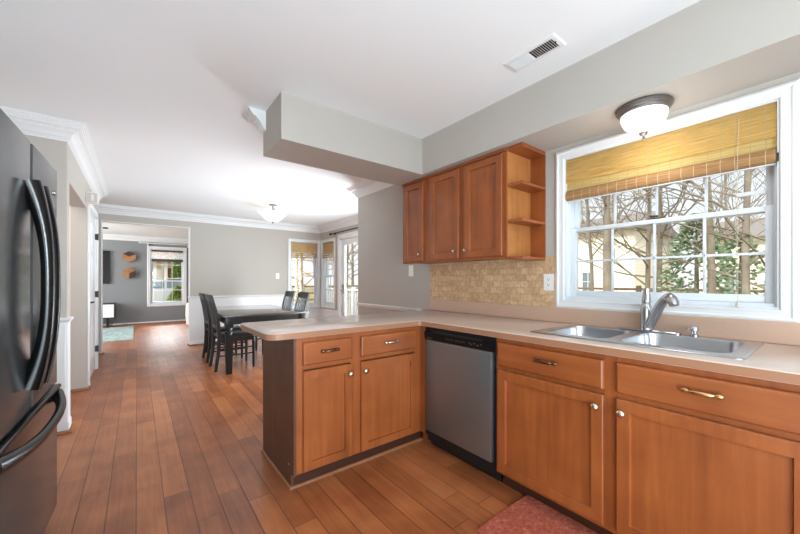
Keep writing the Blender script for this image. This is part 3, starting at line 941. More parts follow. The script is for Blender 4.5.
# ------------------------------------------------------------------ refrigerator
t = thing('refrigerator', 'black textured french door refrigerator at the left edge', 'refrigerator', (-.70, 2.0, 0))
XF = -.335
b = MB(); b.box(-1.085, XF - .075, 1.545, 2.455, .02, 1.742, .006); b.box(-1.05, XF - .10, 1.57, 2.43, 0, .02); b.build('case', M['fridge'], t, 40)
def fdoor(y0, y1, z0, z1):
    b = MB(); r = .018
    pr = [(XF - .072, y0), (XF - r, y0)] + [(XF - r + r * math.sin(a), y0 + r - r * math.cos(a)) for a in (.4, .8, 1.2, 1.5)]
    pr += [(XF, y1 - r)] + [(XF - r + r * math.cos(a), y1 - r + r * math.sin(a)) for a in (.4, .8, 1.2, 1.5)] + [(XF - .072, y1)]
    b.prism(pr, z0, z1, 'z')
    return b
def bow_handle(pts_fn, n, r0, r1, sq):
    b = MB(); P_, R_ = [], []
    for k in range(n + 1):
        s = k / n
        P_.append(pts_fn(s)); R_.append(r0 + (r1 - r0) * abs(2 * s - 1) ** 3)
    b.tube(P_, R_, 14, True, sq)
    return b
def arc(s):
    return (1 - abs(2 * s - 1) ** 2.6)
for (y0, y1, hy) in ((1.547, 1.998, 1.945), (2.004, 2.453, 2.050)):
    d = fdoor(y0, y1, .690, 1.755).build('door', M['fridge'], t, 30)
    h = bow_handle(lambda s: (XF + .004 + .052 * arc(s), hy, 1.585 - .80 * s), 28, .025, .046, (.9, .8))
    h.build('handle', M['black'], d, 60)
d = fdoor(1.547, 2.453, .07, .676).build('freezer_drawer', M['fridge'], t, 30)
b = MB(); b.box(XF - .004, XF + .016, 1.56, 2.44, .660, .680, .006); b.build('drawer_lip', M['black'], d, 40)
h = bow_handle(lambda s: (XF + .004 + .056 * arc(s), 1.568 + .847 * s, .632 - .02 * arc(s)), 28, .018, .028, (.9, 1.1))
h.build('handle', M['black'], d, 60)
b = MB(); b.box(XF - .10, XF - .012, 2.385, 2.445, 1.7555, 1.772, .005); b.build('hinge_cover', M['black'], t, 40)
b = MB(); b.box(XF - .10, XF - .012, 1.555, 1.615, 1.7555, 1.772, .005); b.build('hinge_cover', M['black'], t, 40)
b = MB(); b.lathe([(0, XF), (.011, XF), (.011, XF + .003), (0, XF + .004)], (0, 2.39, 1.635), 16, 'x'); b.build('badge', M['chrome'], t, 40)
b = MB(); b.box(XF - .06, XF - .045, 1.56, 2.44, .012, .066); b.build('kick_grille', M['matte_black'], t)
t.rotation_euler = (0, 0, math.radians(-1.9))

# ------------------------------------------------------------------ kitchen ceiling lamp, vent, chime, mat
c = (2.135, .635)
t = thing('flush_ceiling_lamp', 'flush ceiling lamp with pewter rim and frosted bowl under the soffit', 'ceiling lamp', (c[0], c[1], SO))
b = MB(); b.lathe([(0.0000, SO - .0005), (0.1224, SO - .0005), (0.1270, SO - .008), (0.1270, SO - .014), (0.1209, SO - .018), (0.1201, SO - .026), (0.1132, SO - .030), (0.1117, SO - .038), (0.1033, SO - .042), (0.0000, SO - .042)], (c[0], c[1], 0), 48)
b.build('rim', M['pewter'], t, 35)
b = MB(); b.lathe([(0.1056, SO - .043), (0.1063, SO - .055), (0.1010, SO - .075), (0.0887, SO - .098), (0.0704, SO - .118), (0.0474, SO - .132), (0.0229, SO - .139), (0.0000, SO - .140)], (c[0], c[1], 0), 48)
b.build('lamp_shade', M['lamp_kitchen'], t, 60)
b = MB(); b.lathe([(0.0000, SO - .138), (0.0214, SO - .139), (0.0168, SO - .150), (0.0061, SO - .156), (0.0046, SO - .162), (0.0077, SO - .168), (0.0054, SO - .175), (0.0000, SO - .177)], (c[0], c[1], 0), 20)
b.build('finial', M['pewter'], t, 50)
d = bpy.data.lights.new('bulb', 'POINT'); d.energy = 1.3; d.color = (1, .97, .93); d.shadow_soft_size = .10
o = bpy.data.objects.new('bulb', d); o.location = (c[0], c[1], SO - .25); COL.objects.link(o); o.parent = t; o.matrix_parent_inverse = Matrix.Translation(-Vector(t.location))

t = thing('ceiling_vent', 'white rectangular ceiling vent with half open louvers', 'vent', (1.71, 1.02, CE))
x0, x1, y0, y1 = 1.642, 1.776, .868, 1.172
b = MB(faceZ(CE, -1)); b.nest(x0, x1, y0, y1, [(0, .0005), (0, .003), (.006, .008), (.024, .010), (.026, .004)], fill=False); b.build('frame', M['white'], t)
b = MB(); b.box(x0 + .02, x1 - .02, y0 + .02, y1 - .02, CE - .003, CE - .0006); b.build('dark_backing', M['slot'], t)  # dark sheet behind the louvers in place of the duct's shade
for (ya, yb, tilt) in ((y0 + .028, (y0 + y1) / 2 - .004, -1), ((y0 + y1) / 2 + .004, y1 - .028, 1)):
    b = MB(); n = 10
    for k in range(n):
        y = ya + (yb - ya) * (k + .5) / n
        dy = .0042 if tilt < 0 else .0022
        b.prism([(y - dy * tilt - .0006, CE - .0032), (y + dy * tilt - .0006, CE - .0115), (y + dy * tilt + .0008, CE - .0115), (y - dy * tilt + .0008, CE - .0032)], x0 + .027, x1 - .027, 'x')
    b.build('louvers', M['white'], t)
b = MB(); b.tube([(1.70, .888, CE - .008), (1.70, .888, CE - .022)], .003, 8); b.build('lever', M['slot'], t)

t = thing('door_chime', 'small grey and white chime box mounted above the closet door', 'door chime', (XL, 5.0, 2.1))
b = MB(); b.box(XL + .0005, XL + .105, 4.96, 5.05, 2.045, 2.165, .004); b.build('housing', M['ivory'], t)
b = MB(); b.box(XL + .012, XL + .100, 4.952, 4.9598, 2.055, 2.155, .003); b.build('grille', plain('light_grey_grille', rgb(190, 188, 186), .5), t)
b = MB(); b.box(XL + .045, XL + .070, 4.9495, 4.9518, 2.07, 2.14, .001); b.build('label_strip', M['ivory'], t)

def mat_fibre():
    m, nt, p = nodes('rust_red_chenille')
    L = nt.links.new
    tc = N(nt, 'ShaderNodeTexCoord')
    a = N(nt, 'ShaderNodeTexNoise', i_Scale=48.0, i_Detail=5.0, i_Roughness=.8); L(tc.outputs['Object'], a.inputs['Vector'])
    v = N(nt, 'ShaderNodeTexVoronoi', i_Scale=16.0, feature='DISTANCE_TO_EDGE'); L(tc.outputs['Object'], v.inputs['Vector'])
    r = ramp(nt, [(.34, rgb(126, 50, 36)), (.5, rgb(176, 84, 62)), (.60, rgb(198, 110, 82)), (.70, rgb(232, 190, 146))]); L(a.outputs['Fac'], r.inputs[0])
    r2 = ramp(nt, [(.0, rgb(196, 120, 92)), (.04, rgb(176, 88, 66)), (.3, rgb(158, 70, 52))]); L(v.outputs['Distance'], r2.inputs[0])
    mx = N(nt, 'ShaderNodeMix', data_type='RGBA'); mx.inputs[0].default_value = .35
    L(r.outputs[0], mx.inputs[6]); L(r2.outputs[0], mx.inputs[7]); L(mx.outputs[2], p.inputs['Base Color'])
    p.inputs['Roughness'].default_value = .95
    bp = N(nt, 'ShaderNodeBump', i_Strength=.9, i_Distance=.006); L(a.outputs['Fac'], bp.inputs['Height']); L(bp.outputs[0], p.inputs['Normal'])
    return m
b = MB(); plate(b, rrect(1.285, 1.722, .33, 1.066, .018, 4), [], [.0005, .006, .012, .015], [.002, 0, .003, .012])
tag(b.build('kitchen_mat', mat_fibre()), 'rust red kitchen mat lying on the floor before the sink cabinet', 'mat')

# ------------------------------------------------------------------ bamboo shades
t = thing('bamboo_roman_shade', 'wide golden bamboo roman shade half raised in the kitchen window', 'shade', (2.34, .66, 2.03))
SY0, SY1 = .172, 1.150
b = MB(); b.box(2.336, 2.372, SY0, SY1, 2.008, 2.033, .002); b.build('head_rail', M['cab_y'], t)
def strip(mb, prof, axis, lo, hi, th):
    """thin cloth: profile [(out, z)] thickened, run along an axis"""
    A = [(o, z) for o, z in prof]; B = [(o + th, z) for o, z in reversed(prof)]
    mb.prism(A + B, lo, hi, axis)
# profile in (x,z) extruded on y
b = MB()
strip(b, [(2.334, 2.034), (2.332, 1.95), (2.331, 1.868)], 'y', SY0, SY1, .004); b.build('valance', M['bamboo'], t)
b = MB()
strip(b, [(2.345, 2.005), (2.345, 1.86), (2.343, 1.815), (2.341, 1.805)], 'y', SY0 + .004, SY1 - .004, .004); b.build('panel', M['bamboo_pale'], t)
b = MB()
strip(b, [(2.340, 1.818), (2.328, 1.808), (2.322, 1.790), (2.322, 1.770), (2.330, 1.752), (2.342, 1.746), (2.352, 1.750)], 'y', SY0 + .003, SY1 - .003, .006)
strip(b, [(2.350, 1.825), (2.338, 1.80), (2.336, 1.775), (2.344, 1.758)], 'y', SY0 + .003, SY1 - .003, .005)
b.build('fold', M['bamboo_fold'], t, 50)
b = MB(); b.box(2.338, 2.352, SY0 + .003, SY1 - .003, 1.741, 1.747, .002); b.build('hem', M['vinyl'], t)
b = MB(); b.tube([(2.332, .298, 2.0), (2.316, .300, 1.80), (2.318, .300, 1.40), (2.318, .300, 1.03)], .0011, 6); b.tube([(2.318, .306, 1.78), (2.319, .306, 1.13)], .0010, 6)
b.tube([(2.318, .303, 1.10), (2.318, .303, 1.075)], [.003, .006], 8); b.build('cord', plain('beige_cord', rgb(196, 184, 164), .8), t, 40)
b = MB(); b.box(2.334, 2.36, SY0 - .006, SY0 + .0, 2.0, 2.03); b.build('bracket', M['slot'], t)
b = MB(); b.box(2.325, 2.35, SY0 - .006, SY0 + .001, 1.75, 1.79); b.build('end_clip', M['slot'], t)

def small_shade(label, xf, u0, u1, top, bot, mat):
    t = thing('bamboo_roman_shade', label, 'shade', xf((u0 + u1) / 2, top, 0))
    b = MB(xf); b.box(u0, u1, top - .02, top, -.03, -.004); b.build('head_rail', M['bamboo_fold'], t)
    b = MB(xf)
    b.box(u0, u1, bot + .14, top, -.004, .0, 0); b.build('valance', mat, t)
    for k in range(3):
        z = bot + .045 * k
        b = MB(xf); b.tube([(u0 + .003, z + .028, -.004), (u1 - .003, z + .028, -.004)], .026, 10, True, (.55, 1.0)); b.build('fold', mat, t, 50)
small_shade('small tan bamboo shade in the dining end window', faceY(YF, -1), DW[0] + .02, DW[1] - .02, 2.055, 1.70, M['bamboo_x'])
small_shade('small tan bamboo shade in the narrow dining side window', faceX(XR, -1), SW[0] + .02, SW[1] - .02, 2.055, 1.70, M['bamboo_y'])

t = thing('curtain_rod', 'black curtain rod above the glazed dining doors', 'curtain rod', (XR, 5.6, 2.2))
b = MB(); b.tube([(XR - .075, 4.4, 2.205), (XR - .075, 6.66, 2.205)], .011, 10); b.build('rod', M['matte_black'], t, 50)
b = MB(); b.lathe([(0, 6.66), (.022, 6.665), (.026, 6.685), (.020, 6.705), (0, 6.712)], (XR - .075, 0, 2.205), 14, 'y'); b.build('finial', M['matte_black'], t, 50)
for y in (4.5, 6.58):
    b = MB(); b.tube([(XR - .0005, y, 2.205), (XR - .075, y, 2.205)], .008, 8); b.lathe([(0, XR - .012), (.02, XR - .012), (.02, XR - .0005), (0, XR - .0005)], (0, y, 2.205), 12, 'x'); b.build('bracket', M['matte_black'], t, 50)

# ------------------------------------------------------------------ dining set
TX0, TX1, TY0, TY1 = .868, 1.985, 4.745, 6.56
t = thing('dining_table', 'black rectangular dining table with turned legs in the dining area', 'table', (1.43, 5.65, 0))
b = MB(); b.box(TX0, TX1, TY0, TY1, .730, .760, .006); b.build('table_top', M['table_top'], t, 40)
b = MB()
b.box(TX0 + .045, TX1 - .045, TY0 + .045, TY0 + .068, .635, .7298); b.box(TX0 + .045, TX1 - .045, TY1 - .068, TY1 - .045, .635, .7298)
b.box(TX0 + .045, TX0 + .068, TY0 + .068, TY1 - .068, .635, .7298); b.box(TX1 - .068, TX1 - .045, TY0 + .068, TY1 - .068, .635, .7298)
b.build('apron', M['ebony'], t)
for lx in (TX0 + .068, TX1 - .068):
    for ly in (TY0 + .068, TY1 - .068):
        b = MB()
        s = .046
        b.box(lx - s, lx + s, ly - s, ly + s, .60, .7296, .004)
        b.lathe([(.030, .60), (.044, .592), (.046, .575), (.034, .562), (.034, .552), (.047, .540), (.047, .525), (.036, .515), (.036, .50)], (lx, ly, 0), 20)
        vs = [(lx + a * q, ly + c_ * q, z) for z, q in ((.505, .044), (.25, .040), (.001, .032)) for a, c_ in ((-1, -1), (1, -1), (1, 1), (-1, 1))]
        b.add(vs, [(0, 1, 2, 3), (8, 9, 10, 11)] + [(i * 4 + k, i * 4 + (k + 1) % 4, i * 4 + 4 + (k + 1) % 4, i * 4 + 4 + k) for i in (0, 1) for k in range(4)])
        b.build('leg', M['ebony'], t, 40)

def make_chair(label):
    """faces +x; origin between the rear legs on the floor"""
    t = thing('dining_chair', label, 'chair', (0, 0, 0), 'black chairs round the dining table')
    W = .215
    def post(y):
        b = MB(); pts = [(-.045, y, .001), (-.015, y, .22), (.0, y, .45), (-.012, y, .62), (-.045, y, .82), (-.095, y, 1.015)]
        sz = [(.017, .015), (.019, .017), (.022, .018), (.020, .018), (.017, .017), (.013, .016)]
        vs, fs = [], []
        for p, (a, c_) in zip(pts, sz): vs += [(p[0] - a, p[1] - c_, p[2]), (p[0] + a, p[1] - c_, p[2]), (p[0] + a, p[1] + c_, p[2]), (p[0] - a, p[1] + c_, p[2])]
        n = len(pts)
        for i in range(n - 1):
            for k in range(4): fs.append((i * 4 + k, i * 4 + (k + 1) % 4, i * 4 + 4 + (k + 1) % 4, i * 4 + 4 + k))
        fs += [(3, 2, 1, 0), tuple((n - 1) * 4 + k for k in range(4))]
        b.add(vs, fs); return b
    for s in (-1, 1): post(s * (W - .018)).build('leg', M['ebony'], t, 40)
    for s in (-1, 1):
        b = MB(); y = s * (W - .016)
        b.lathe([(.013, .001), (.017, .05), (.020, .25), (.021, .34), (.026, .35), (.026, .36), (.021, .37), (.022, .43)], (.43, y, 0), 14)
        b.build('leg', M['ebony'], t, 40)
    b = MB(); b.box(-.01, .47, -W - .012, W + .012, .44, .468, .012); b.build('seat', M['ebony'], t, 40)
    b = MB(); b.box(.01, .43, -W + .005, -W + .025, .385, .44); b.box(.01, .43, W - .025, W - .005, .385, .44); b.box(.41, .43, -W + .025, W - .025, .385, .44)
    b.build('apron', M['ebony'], t)
    b = MB()
    for s in (-1, 1): b.tube([(-.02, s * (W - .018), .20), (.43, s * (W - .016), .20)], .009, 8)
    for s in (-1, 1): b.tube([(-.01, s * (W - .018), .29), (.43, s * (W - .016), .29)], .009, 8)
    b.tube([(.20, -W + .02, .20), (.20, W - .02, .20)], .009, 8)
    b.build('stretcher', M['ebony'], t, 50)
    b = MB()
    def rail(z0, z1, x0, x1, th):
        n = 8
        for k in range(n):
            ya, yb = -W + .03 + (2 * W - .06) * k / n, -W + .03 + (2 * W - .06) * (k + 1) / n
            ca, cb = -.018 * (1 - (ya / W) ** 2), -.018 * (1 - (yb / W) ** 2)
            vs = [(x0 + ca - th, ya, z0), (x0 + ca + th, ya, z0), (x1 + ca + th, ya, z1), (x1 + ca - th, ya, z1),
                  (x0 + cb - th, yb, z0), (x0 + cb + th, yb, z0), (x1 + cb + th, yb, z1), (x1 + cb - th, yb, z1)]
            b.add(vs, [(0, 1, 2, 3), (7, 6, 5, 4), (0, 4, 5, 1), (1, 5, 6, 2), (2, 6, 7, 3), (3, 7, 4, 0)])
    rail(.925, 1.02, -.070, -.097, .009)
    b.build('crest_rail', M['ebony'], t, 30)
    b = MB()
    rail(.56, .60, -.006, -.010, .009)
    b.build('lower_rail', M['ebony'], t, 30)
    for k in range(6):
        y = -.13 + .26 * k / 5
        cu = -.018 * (1 - (y / W) ** 2)
        b = MB()
        P_ = [(-.010 + cu, .60), (-.030 + cu, .74), (-.052 + cu, .85), (-.071 + cu, .926)]
        vs, fs = [], []
        for x, z in P_: vs += [(x - .005, y - .013, z), (x + .005, y - .013, z), (x + .005, y + .013, z), (x - .005, y + .013, z)]
        for i in range(3):
            for q in range(4): fs.append((i * 4 + q, i * 4 + (q + 1) % 4, i * 4 + 4 + (q + 1) % 4, i * 4 + 4 + q))
        fs += [(3, 2, 1, 0), (12, 13, 14, 15)]
        b.add(vs, fs); b.build('slat', M['ebony'], t)
    return t
ch = make_chair('black slat back chair on the left side of the table, nearer the kitchen')
spots = [(.862, 5.215, 0, 'black slat back chair on the left side of the table, nearer the kitchen'),
         (.862, 5.88, 0, 'black slat back chair on the left side of the table, farther from the kitchen'),
         (2.055, 5.32, PI, 'black slat back chair on the window side of the table, nearer the kitchen'),
         (2.055, 5.94, PI, 'black slat back chair on the window side of the table, farther from the kitchen')]
for k, (x, y, rz, lab) in enumerate(spots):
    o = ch if k == 0 else copy_tree(ch)
    o.location = (x, y, 0); o.rotation_euler = (0, 0, rz); o['label'] = lab

# dining semi flush lamp
c = (1.745, 5.62)
t = thing('semi_flush_ceiling_lamp', 'glowing bowl ceiling lamp with scrolled arms over the dining table', 'ceiling lamp', (c[0], c[1], CE))
b = MB(); b.lathe([(0, CE - .0005), (.062, CE - .0005), (.064, CE - .012), (.05, CE - .020), (.012, CE - .026), (.010, CE - .10), (.018, CE - .108), (.018, CE - .125), (0, CE - .13)], (c[0], c[1], 0), 28); b.build('stem', M['pewter'], t, 40)
for k in range(3):
    a = math.radians(20 + 120 * k); ca, sa = math.cos(a), math.sin(a)
    pr = [(.012, -.118), (.06, -.105), (.11, -.098), (.16, -.105), (.192, -.118), (.205, -.112), (.206, -.096), (.194, -.088), (.184, -.095)]
    b = MB(); b.tube([(c[0] + ca * r, c[1] + sa * r, CE + z) for r, z in pr], .006, 8); b.build('scroll_arm', M['pewter'], t, 50)
b = MB(); b.lathe([(.222, CE - .138), (.226, CE - .142), (.205, CE - .158), (.170, CE - .185), (.145, CE - .215), (.115, CE - .245), (.070, CE - .268), (.025, CE - .276), (0, CE - .277)], (c[0], c[1], 0), 40); b.build('lamp_shade', M['lamp_dining'], t, 60)
b = MB(); b.lathe([(0, CE - .270), (.020, CE - .277), (.014, CE - .290), (.006, CE - .296), (.010, CE - .305), (0, CE - .313)], (c[0], c[1], 0), 16); b.build('finial', M['pewter'], t, 50)
for k in range(2):
    d = bpy.data.lights.new('bulb', 'POINT'); d.energy = 3.5; d.color = (1, .88, .72); d.shadow_soft_size = .06
    o = bpy.data.objects.new('bulb', d); o.location = (c[0] + (.09 if k else -.09), c[1], CE - .16); COL.objects.link(o); o.parent = t; o.matrix_parent_inverse = Matrix.Translation(-Vector(t.location))

# ------------------------------------------------------------------ living room
walnut = plain('dark_walnut', rgb(50, 38, 32), .45)
t = thing('media_console', 'low media console with pale slatted door against the slate wall', 'media console', (-1.3, 11.66, 0))
b = MB(); x0, x1, y0, y1 = -2.2, -.447, 11.42, 11.87
b.box(x0, x1, y0, y1, .235, .262, .003); b.box(x0, x1, y0, y1, .60, .625, .003); b.box(x0, x0 + .025, y0, y1, .262, .60); b.box(x1 - .02, x1, y0, y1, .262, .60); b.box(x0 + .025, x1 - .02, y1 - .02, y1, .262, .60)
b.build('case', walnut, t)
for k in range(3):
    a = x0 + .03 + k * .568; b = MB()
    b.box(a, a + .562, y0 - .002, y0 + .016, .266, .597, .002)
    for j in range(6): b.box(a, a + .562, y0 - .007, y0 - .002, .272 + j * .054, .320 + j * .054, .002)
    b.build('door', M['plastic'], t)
for lx in (x0 + .2, -.60):
    for ly in (y0 + .06, y1 - .06):
        b = MB(); b.box(lx - .02, lx + .02, ly - .02, ly + .02, .001, .235); b.build('leg', M['matte_black'], t)
t = thing('television', 'black flat television mounted on the slate living room wall', 'television', (-1.3, 11.88, 1.55))
b = MB(); b.box(-2.0, -.575, 11.83, 11.868, 1.13, 2.00, .004); b.build('screen', M['black'], t)
b = MB(); b.box(-1.6, -1.0, 11.868, 11.899, 1.35, 1.80); b.build('wall_mount', M['matte_black'], t)

def hexwood(label, z, darkface):
    cx, y0, r = -.168, 11.80, .165
    t = thing('hexagon_wall_shelf', label, 'wall decoration', (cx, 11.9, z), 'hexagonal wood pieces on the slate wall')
    P_ = [(cx + r * math.cos(math.radians(90 + 60 * k)) * 1.0, z + r * math.sin(math.radians(90 + 60 * k)) * .92) for k in range(6)]
    w1_ = wood('warm_oak_%d' % darkface, rgb(140, 96, 60), rgb(164, 116, 76), rgb(180, 134, 94), 'x', .5, 0)
    mats = [w1_, w1_, plain('dark_lozenge_walnut_%d' % darkface, rgb(64, 44, 34), .5)]  # one lozenge of the cube pattern is dark brown
    b = MB(); b.prism(P_, y0 + .012, 11.899, 'y'); b.build('core', w1_, t)
    # three lozenges meeting at the centre, as on a cube
    for k in range(3):
        i = (1 + 2 * k) % 6
        q = [P_[i], P_[(i + 1) % 6], P_[(i + 2) % 6], (cx, z)]
        b = MB(); b.prism(offset_poly(q, .003), y0 + (.004 if k == darkface else 0), y0 + .0118, 'y'); b.build('lozenge', M['bronze'] if False else (mats[2] if k == darkface else mats[0]), t)
hexwood('upper of two hexagonal wood wall pieces, dark at top left', 1.862, 2)
hexwood('lower of two hexagonal wood wall pieces, dark at right', 1.415, 1)

t = thing('curtain_rod', 'white curtain rod above the living room window', 'curtain rod', (.65, 11.88, 2.26))
b = MB(); b.tube([(.06, 11.81, 2.262), (1.36, 11.81, 2.262)], .014, 10); b.build('rod', M['white'], t, 50)
for x in (.06, 1.36):
    b = MB(); b.lathe([(0, x - .03), (.022, x - .02), (.026, x), (.02, x + .02), (0, x + .03)], (0, 11.81, 2.262), 12, 'x'); b.build('finial', M['white'], t, 50)
for x in (.24, 1.2):
    b = MB(); b.box(x - .012, x + .012, 11.81, 11.8995, 2.19, 2.262); b.build('bracket', M['white'], t)
def sheer():
    m = bpy.data.materials.new('sheer_patterned_fabric'); m.use_nodes = True; nt = m.node_tree; p = nt.nodes['Principled BSDF']
    p.inputs['Base Color'].default_value = rgb(232, 230, 228)
    tc = N(nt, 'ShaderNodeTexCoord'); v = N(nt, 'ShaderNodeTexVoronoi', i_Scale=26.0); nt.links.new(tc.outputs['Object'], v.inputs['Vector'])
    r = ramp(nt, [(.2, (.75, .75, .75, 1)), (.5, (.45, .45, .45, 1))]); nt.links.new(v.outputs['Distance'], r.inputs[0])
    nt.links.new(r.outputs[0], p.inputs['Alpha'])
    return m
t = thing('roller_shade', 'sheer shade with dark bars at the top of the living room window', 'shade', (.7, 11.87, 2.08))
grey = plain('charcoal_fabric', rgb(74, 74, 76), .7)
b = MB(); b.box(.325, 1.075, 11.868, 11.890, 2.035, 2.085, .004); b.build('head_rail', plain('dark_brown_rail', rgb(84, 58, 48), .6), t)
b = MB(); b.box(.33, 1.07, 11.877, 11.879, 1.83, 2.035); b.build('panel', sheer(), t)
b = MB(); b.box(.325, 1.075, 11.870, 11.888, 1.755, 1.83, .006); b.build('hem_bar', grey, t)

def rug_mat():
    m, nt, p = nodes('faded_blue_rug'); L = nt.links.new
    tc = N(nt, 'ShaderNodeTexCoord'); a = N(nt, 'ShaderNodeTexNoise', i_Scale=9.0, i_Detail=6.0, i_Roughness=.75, i_Distortion=1.2); L(tc.outputs['Object'], a.inputs['Vector'])
    r = ramp(nt, [(.34, rgb(98, 130, 140)), (.48, rgb(150, 176, 176)), (.6, rgb(196, 204, 192)), (.75, rgb(214, 210, 196))]); L(a.outputs['Fac'], r.inputs[0]); L(r.outputs[0], p.inputs['Base Color'])
    p.inputs['Roughness'].default_value = .95; return m
b = MB(); plate(b, rrect(-2.3, -.065, 8.80, 11.40, .01, 3), [], [.0005, .008, .010], [0, 0, .004])
tag(b.build('area_rug', rug_mat()), 'faded pale blue area rug on the living room floor', 'rug')

t = thing('armchair', 'white rounded armchair just showing behind the opening edge', 'armchair', (1.30, 9.6, 0))
cush = plain('white_boucle', rgb(232, 230, 226), .9, bump=.3, nscale=80)
cx, cy = 1.30, 10.55
b = MB()
vs, fs = [], []
sec = [(.27, .06), (.29, .30), (.285, .52), (.265, .60), (.235, .62), (.205, .60), (.195, .50), (.19, .30)]
n = 22
for k in range(n + 1):
    a = math.radians(-60 + 300 * k / n) + PI
    for r, z in sec: vs.append((cx + r * math.cos(a), cy + r * math.sin(a), z))
m_ = len(sec)
for k in range(n):
    for j in range(m_ - 1): fs.append((k * m_ + j, (k + 1) * m_ + j, (k + 1) * m_ + j + 1, k * m_ + j + 1))
    fs.append((k * m_ + m_ - 1, (k + 1) * m_ + m_ - 1, (k + 1) * m_, k * m_))
fs += [tuple(range(m_)), tuple(n * m_ + j for j in range(m_))]
b.add(vs, fs); b.build('backrest', cush, t, 60)
b = MB(); b.lathe([(0, .10), (.20, .10), (.21, .16), (.21, .36), (.19, .40), (0, .41)], (cx, cy, 0), 28); b.build('seat', cush, t, 50)
for a in (45, 135, 225, 315):
    b = MB(); x, y = cx + .19 * math.cos(math.radians(a)), cy + .19 * math.sin(math.radians(a)); b.tube([(x, y, .001), (x, y, .11)], [.012, .018], 8); b.build('leg', walnut, t, 50)
t.location = (cx, cy, 0)
for chd in t.children: chd.matrix_parent_inverse = Matrix.Translation((-cx, -cy, 0))

# ceiling fan of the living room, one blade tip in view
t = thing('ceiling_fan', 'dark ceiling fan, one blade tip seen through the living room opening', 'ceiling fan', (-1.08, 8.62, CE))
fx_, fy_ = -1.08, 8.62
b = MB(); b.lathe([(0, CE - .0005), (.07, CE - .0005), (.05, CE - .05), (.012, CE - .06), (.012, CE - .16), (.09, CE - .17), (.11, CE - .21), (.10, CE - .27), (.05, CE - .30), (0, CE - .30)], (fx_, fy_, 0), 24); b.build('motor', M['matte_black'], t, 40)
for k in range(5):
    a = math.radians(-3 + 72 * k); ca, sa = math.cos(a), math.sin(a)
    def q(r, s, z): return (fx_ + ca * r - sa * s, fy_ + sa * r + ca * s, CE + z)
    b = MB()
    pl = [(.14, -.035), (.30, -.055), (.60, -.062), (.635, -.04), (.645, 0), (.635, .04), (.60, .062), (.30, .055), (.14, .035)]
    b.add([q(r, s, -.235 + .22 * s) for r, s in pl] + [q(r, s, -.215 + .22 * s) for r, s in pl], [tuple(range(8, -1, -1)), tuple(range(9, 18))] + [(i, (i + 1) % 9, 9 + (i + 1) % 9, 9 + i) for i in range(9)])
    b.build('blade', M['matte_black'], t)

# ------------------------------------------------------------------ outdoors
GZ = -.15
def ground_mat():
    m, nt, p = nodes('winter_lawn'); L = nt.links.new
    tc = N(nt, 'ShaderNodeTexCoord'); a = N(nt, 'ShaderNodeTexNoise', i_Scale=1.5, i_Detail=8.0, i_Roughness=.7); L(tc.outputs['Object'], a.inputs['Vector'])
    r = ramp(nt, [(.35, rgb(112, 108, 66)), (.52, rgb(150, 132, 92)), (.7, rgb(176, 150, 112))]); L(a.outputs['Fac'], r.inputs[0]); L(r.outputs[0], p.inputs['Base Color'])
    p.inputs['Roughness'].default_value = 1.0; return m
b = MB(); b.box(-60, 70, -40, 90, GZ - .4, GZ)
struct('ground', b, ground_mat(), 'leaf strewn winter lawn outside the house', 'ground')

bark = wood('grey_brown_bark', rgb(104, 95, 82), rgb(142, 131, 115), rgb(172, 161, 144), 'z', .9, 0, .3)
bark2 = wood('tan_bark', rgb(140, 116, 82), rgb(186, 158, 118), rgb(214, 190, 150), 'z', .9, 0, .3)
def tree(label, x, y, h, r, seed, lean=(0, 0), low=.25, m=None, dens=1.0, group='bare trees behind the house'):
    rnd = random.Random(seed)
    t = thing('bare_tree', label, 'tree', (x, y, GZ), group)
    tr, br = MB(), MB()
    P_, R_ = [], []
    ns = 9
    wx = wy = 0
    for k in range(ns):
        s = k / (ns - 1)
        wx += rnd.uniform(-.05, .05) * h * .08; wy += rnd.uniform(-.05, .05) * h * .08
        P_.append(Vector((x + lean[0] * h * s + wx, y + lean[1] * h * s + wy, GZ - .05 + h * s))); R_.append(r * .46 * (1.12 - .95 * s))
    tr.tube(P_, R_, 9)
    def grow(p, d, L_, rad, dep):
        pts = [p]; q = p.copy(); dd = d.copy()
        for k in range(3):
            dd = (dd + Vector((rnd.uniform(-.28, .28), rnd.uniform(-.28, .28), rnd.uniform(-.12, .28)))).normalized()
            q = q + dd * L_ / 3; pts.append(q.copy())
        br.tube(pts, [rad, rad * .8, rad * .62, rad * .42], 4 if dep > 1 else 5, False)
        if dep >= 4: return
        for k in range(rnd.choice((2, 3)) if dep < 3 else 2):
            i = rnd.choice((1, 2, 3)); a = pts[i]
            nd = (dd + Vector((rnd.uniform(-1, 1), rnd.uniform(-1, 1), rnd.uniform(-.35, .8)))).normalized()
            grow(a, nd, L_ * rnd.uniform(.55, .8), max(.004, rad * (.75, .62, .5, .42)[i]), dep + 1)
    nb = int(26 * dens)
    for k in range(nb):
        s = low + (1 - low) * (k + rnd.random()) / nb
        f = s * (ns - 1); i = min(int(f), ns - 2); p = P_[i].lerp(P_[i + 1], f - i)
        a = rnd.uniform(0, 2 * PI)
        d = Vector((math.cos(a), math.sin(a), rnd.uniform(.15, .9))).normalized()
        grow(p, d, h * .25 * (1.15 - .6 * s), r * .20 * (1.15 - .85 * s), 1)
    m = m or bark
    tr.build('trunk', m, t, 60); br.build('branches', m, t)
    return t
tree('bare tree with a leaning trunk at the left of the kitchen window', 9.0, 3.70, 7.5, .10, 3, (.0, .05))
tree('thick bare tree trunk in the left panes of the kitchen window', 8.2, 3.10, 8.5, .19, 5, (.01, -.01), .3)
tree('bare tree in the second pane column of the kitchen window', 10.5, 2.98, 8.0, .13, 8, (0, .0), .12)
tree('bare tree right behind the faucet and mid window', 12.5, 3.35, 9.0, .16, 11, (0, -.02), .10)
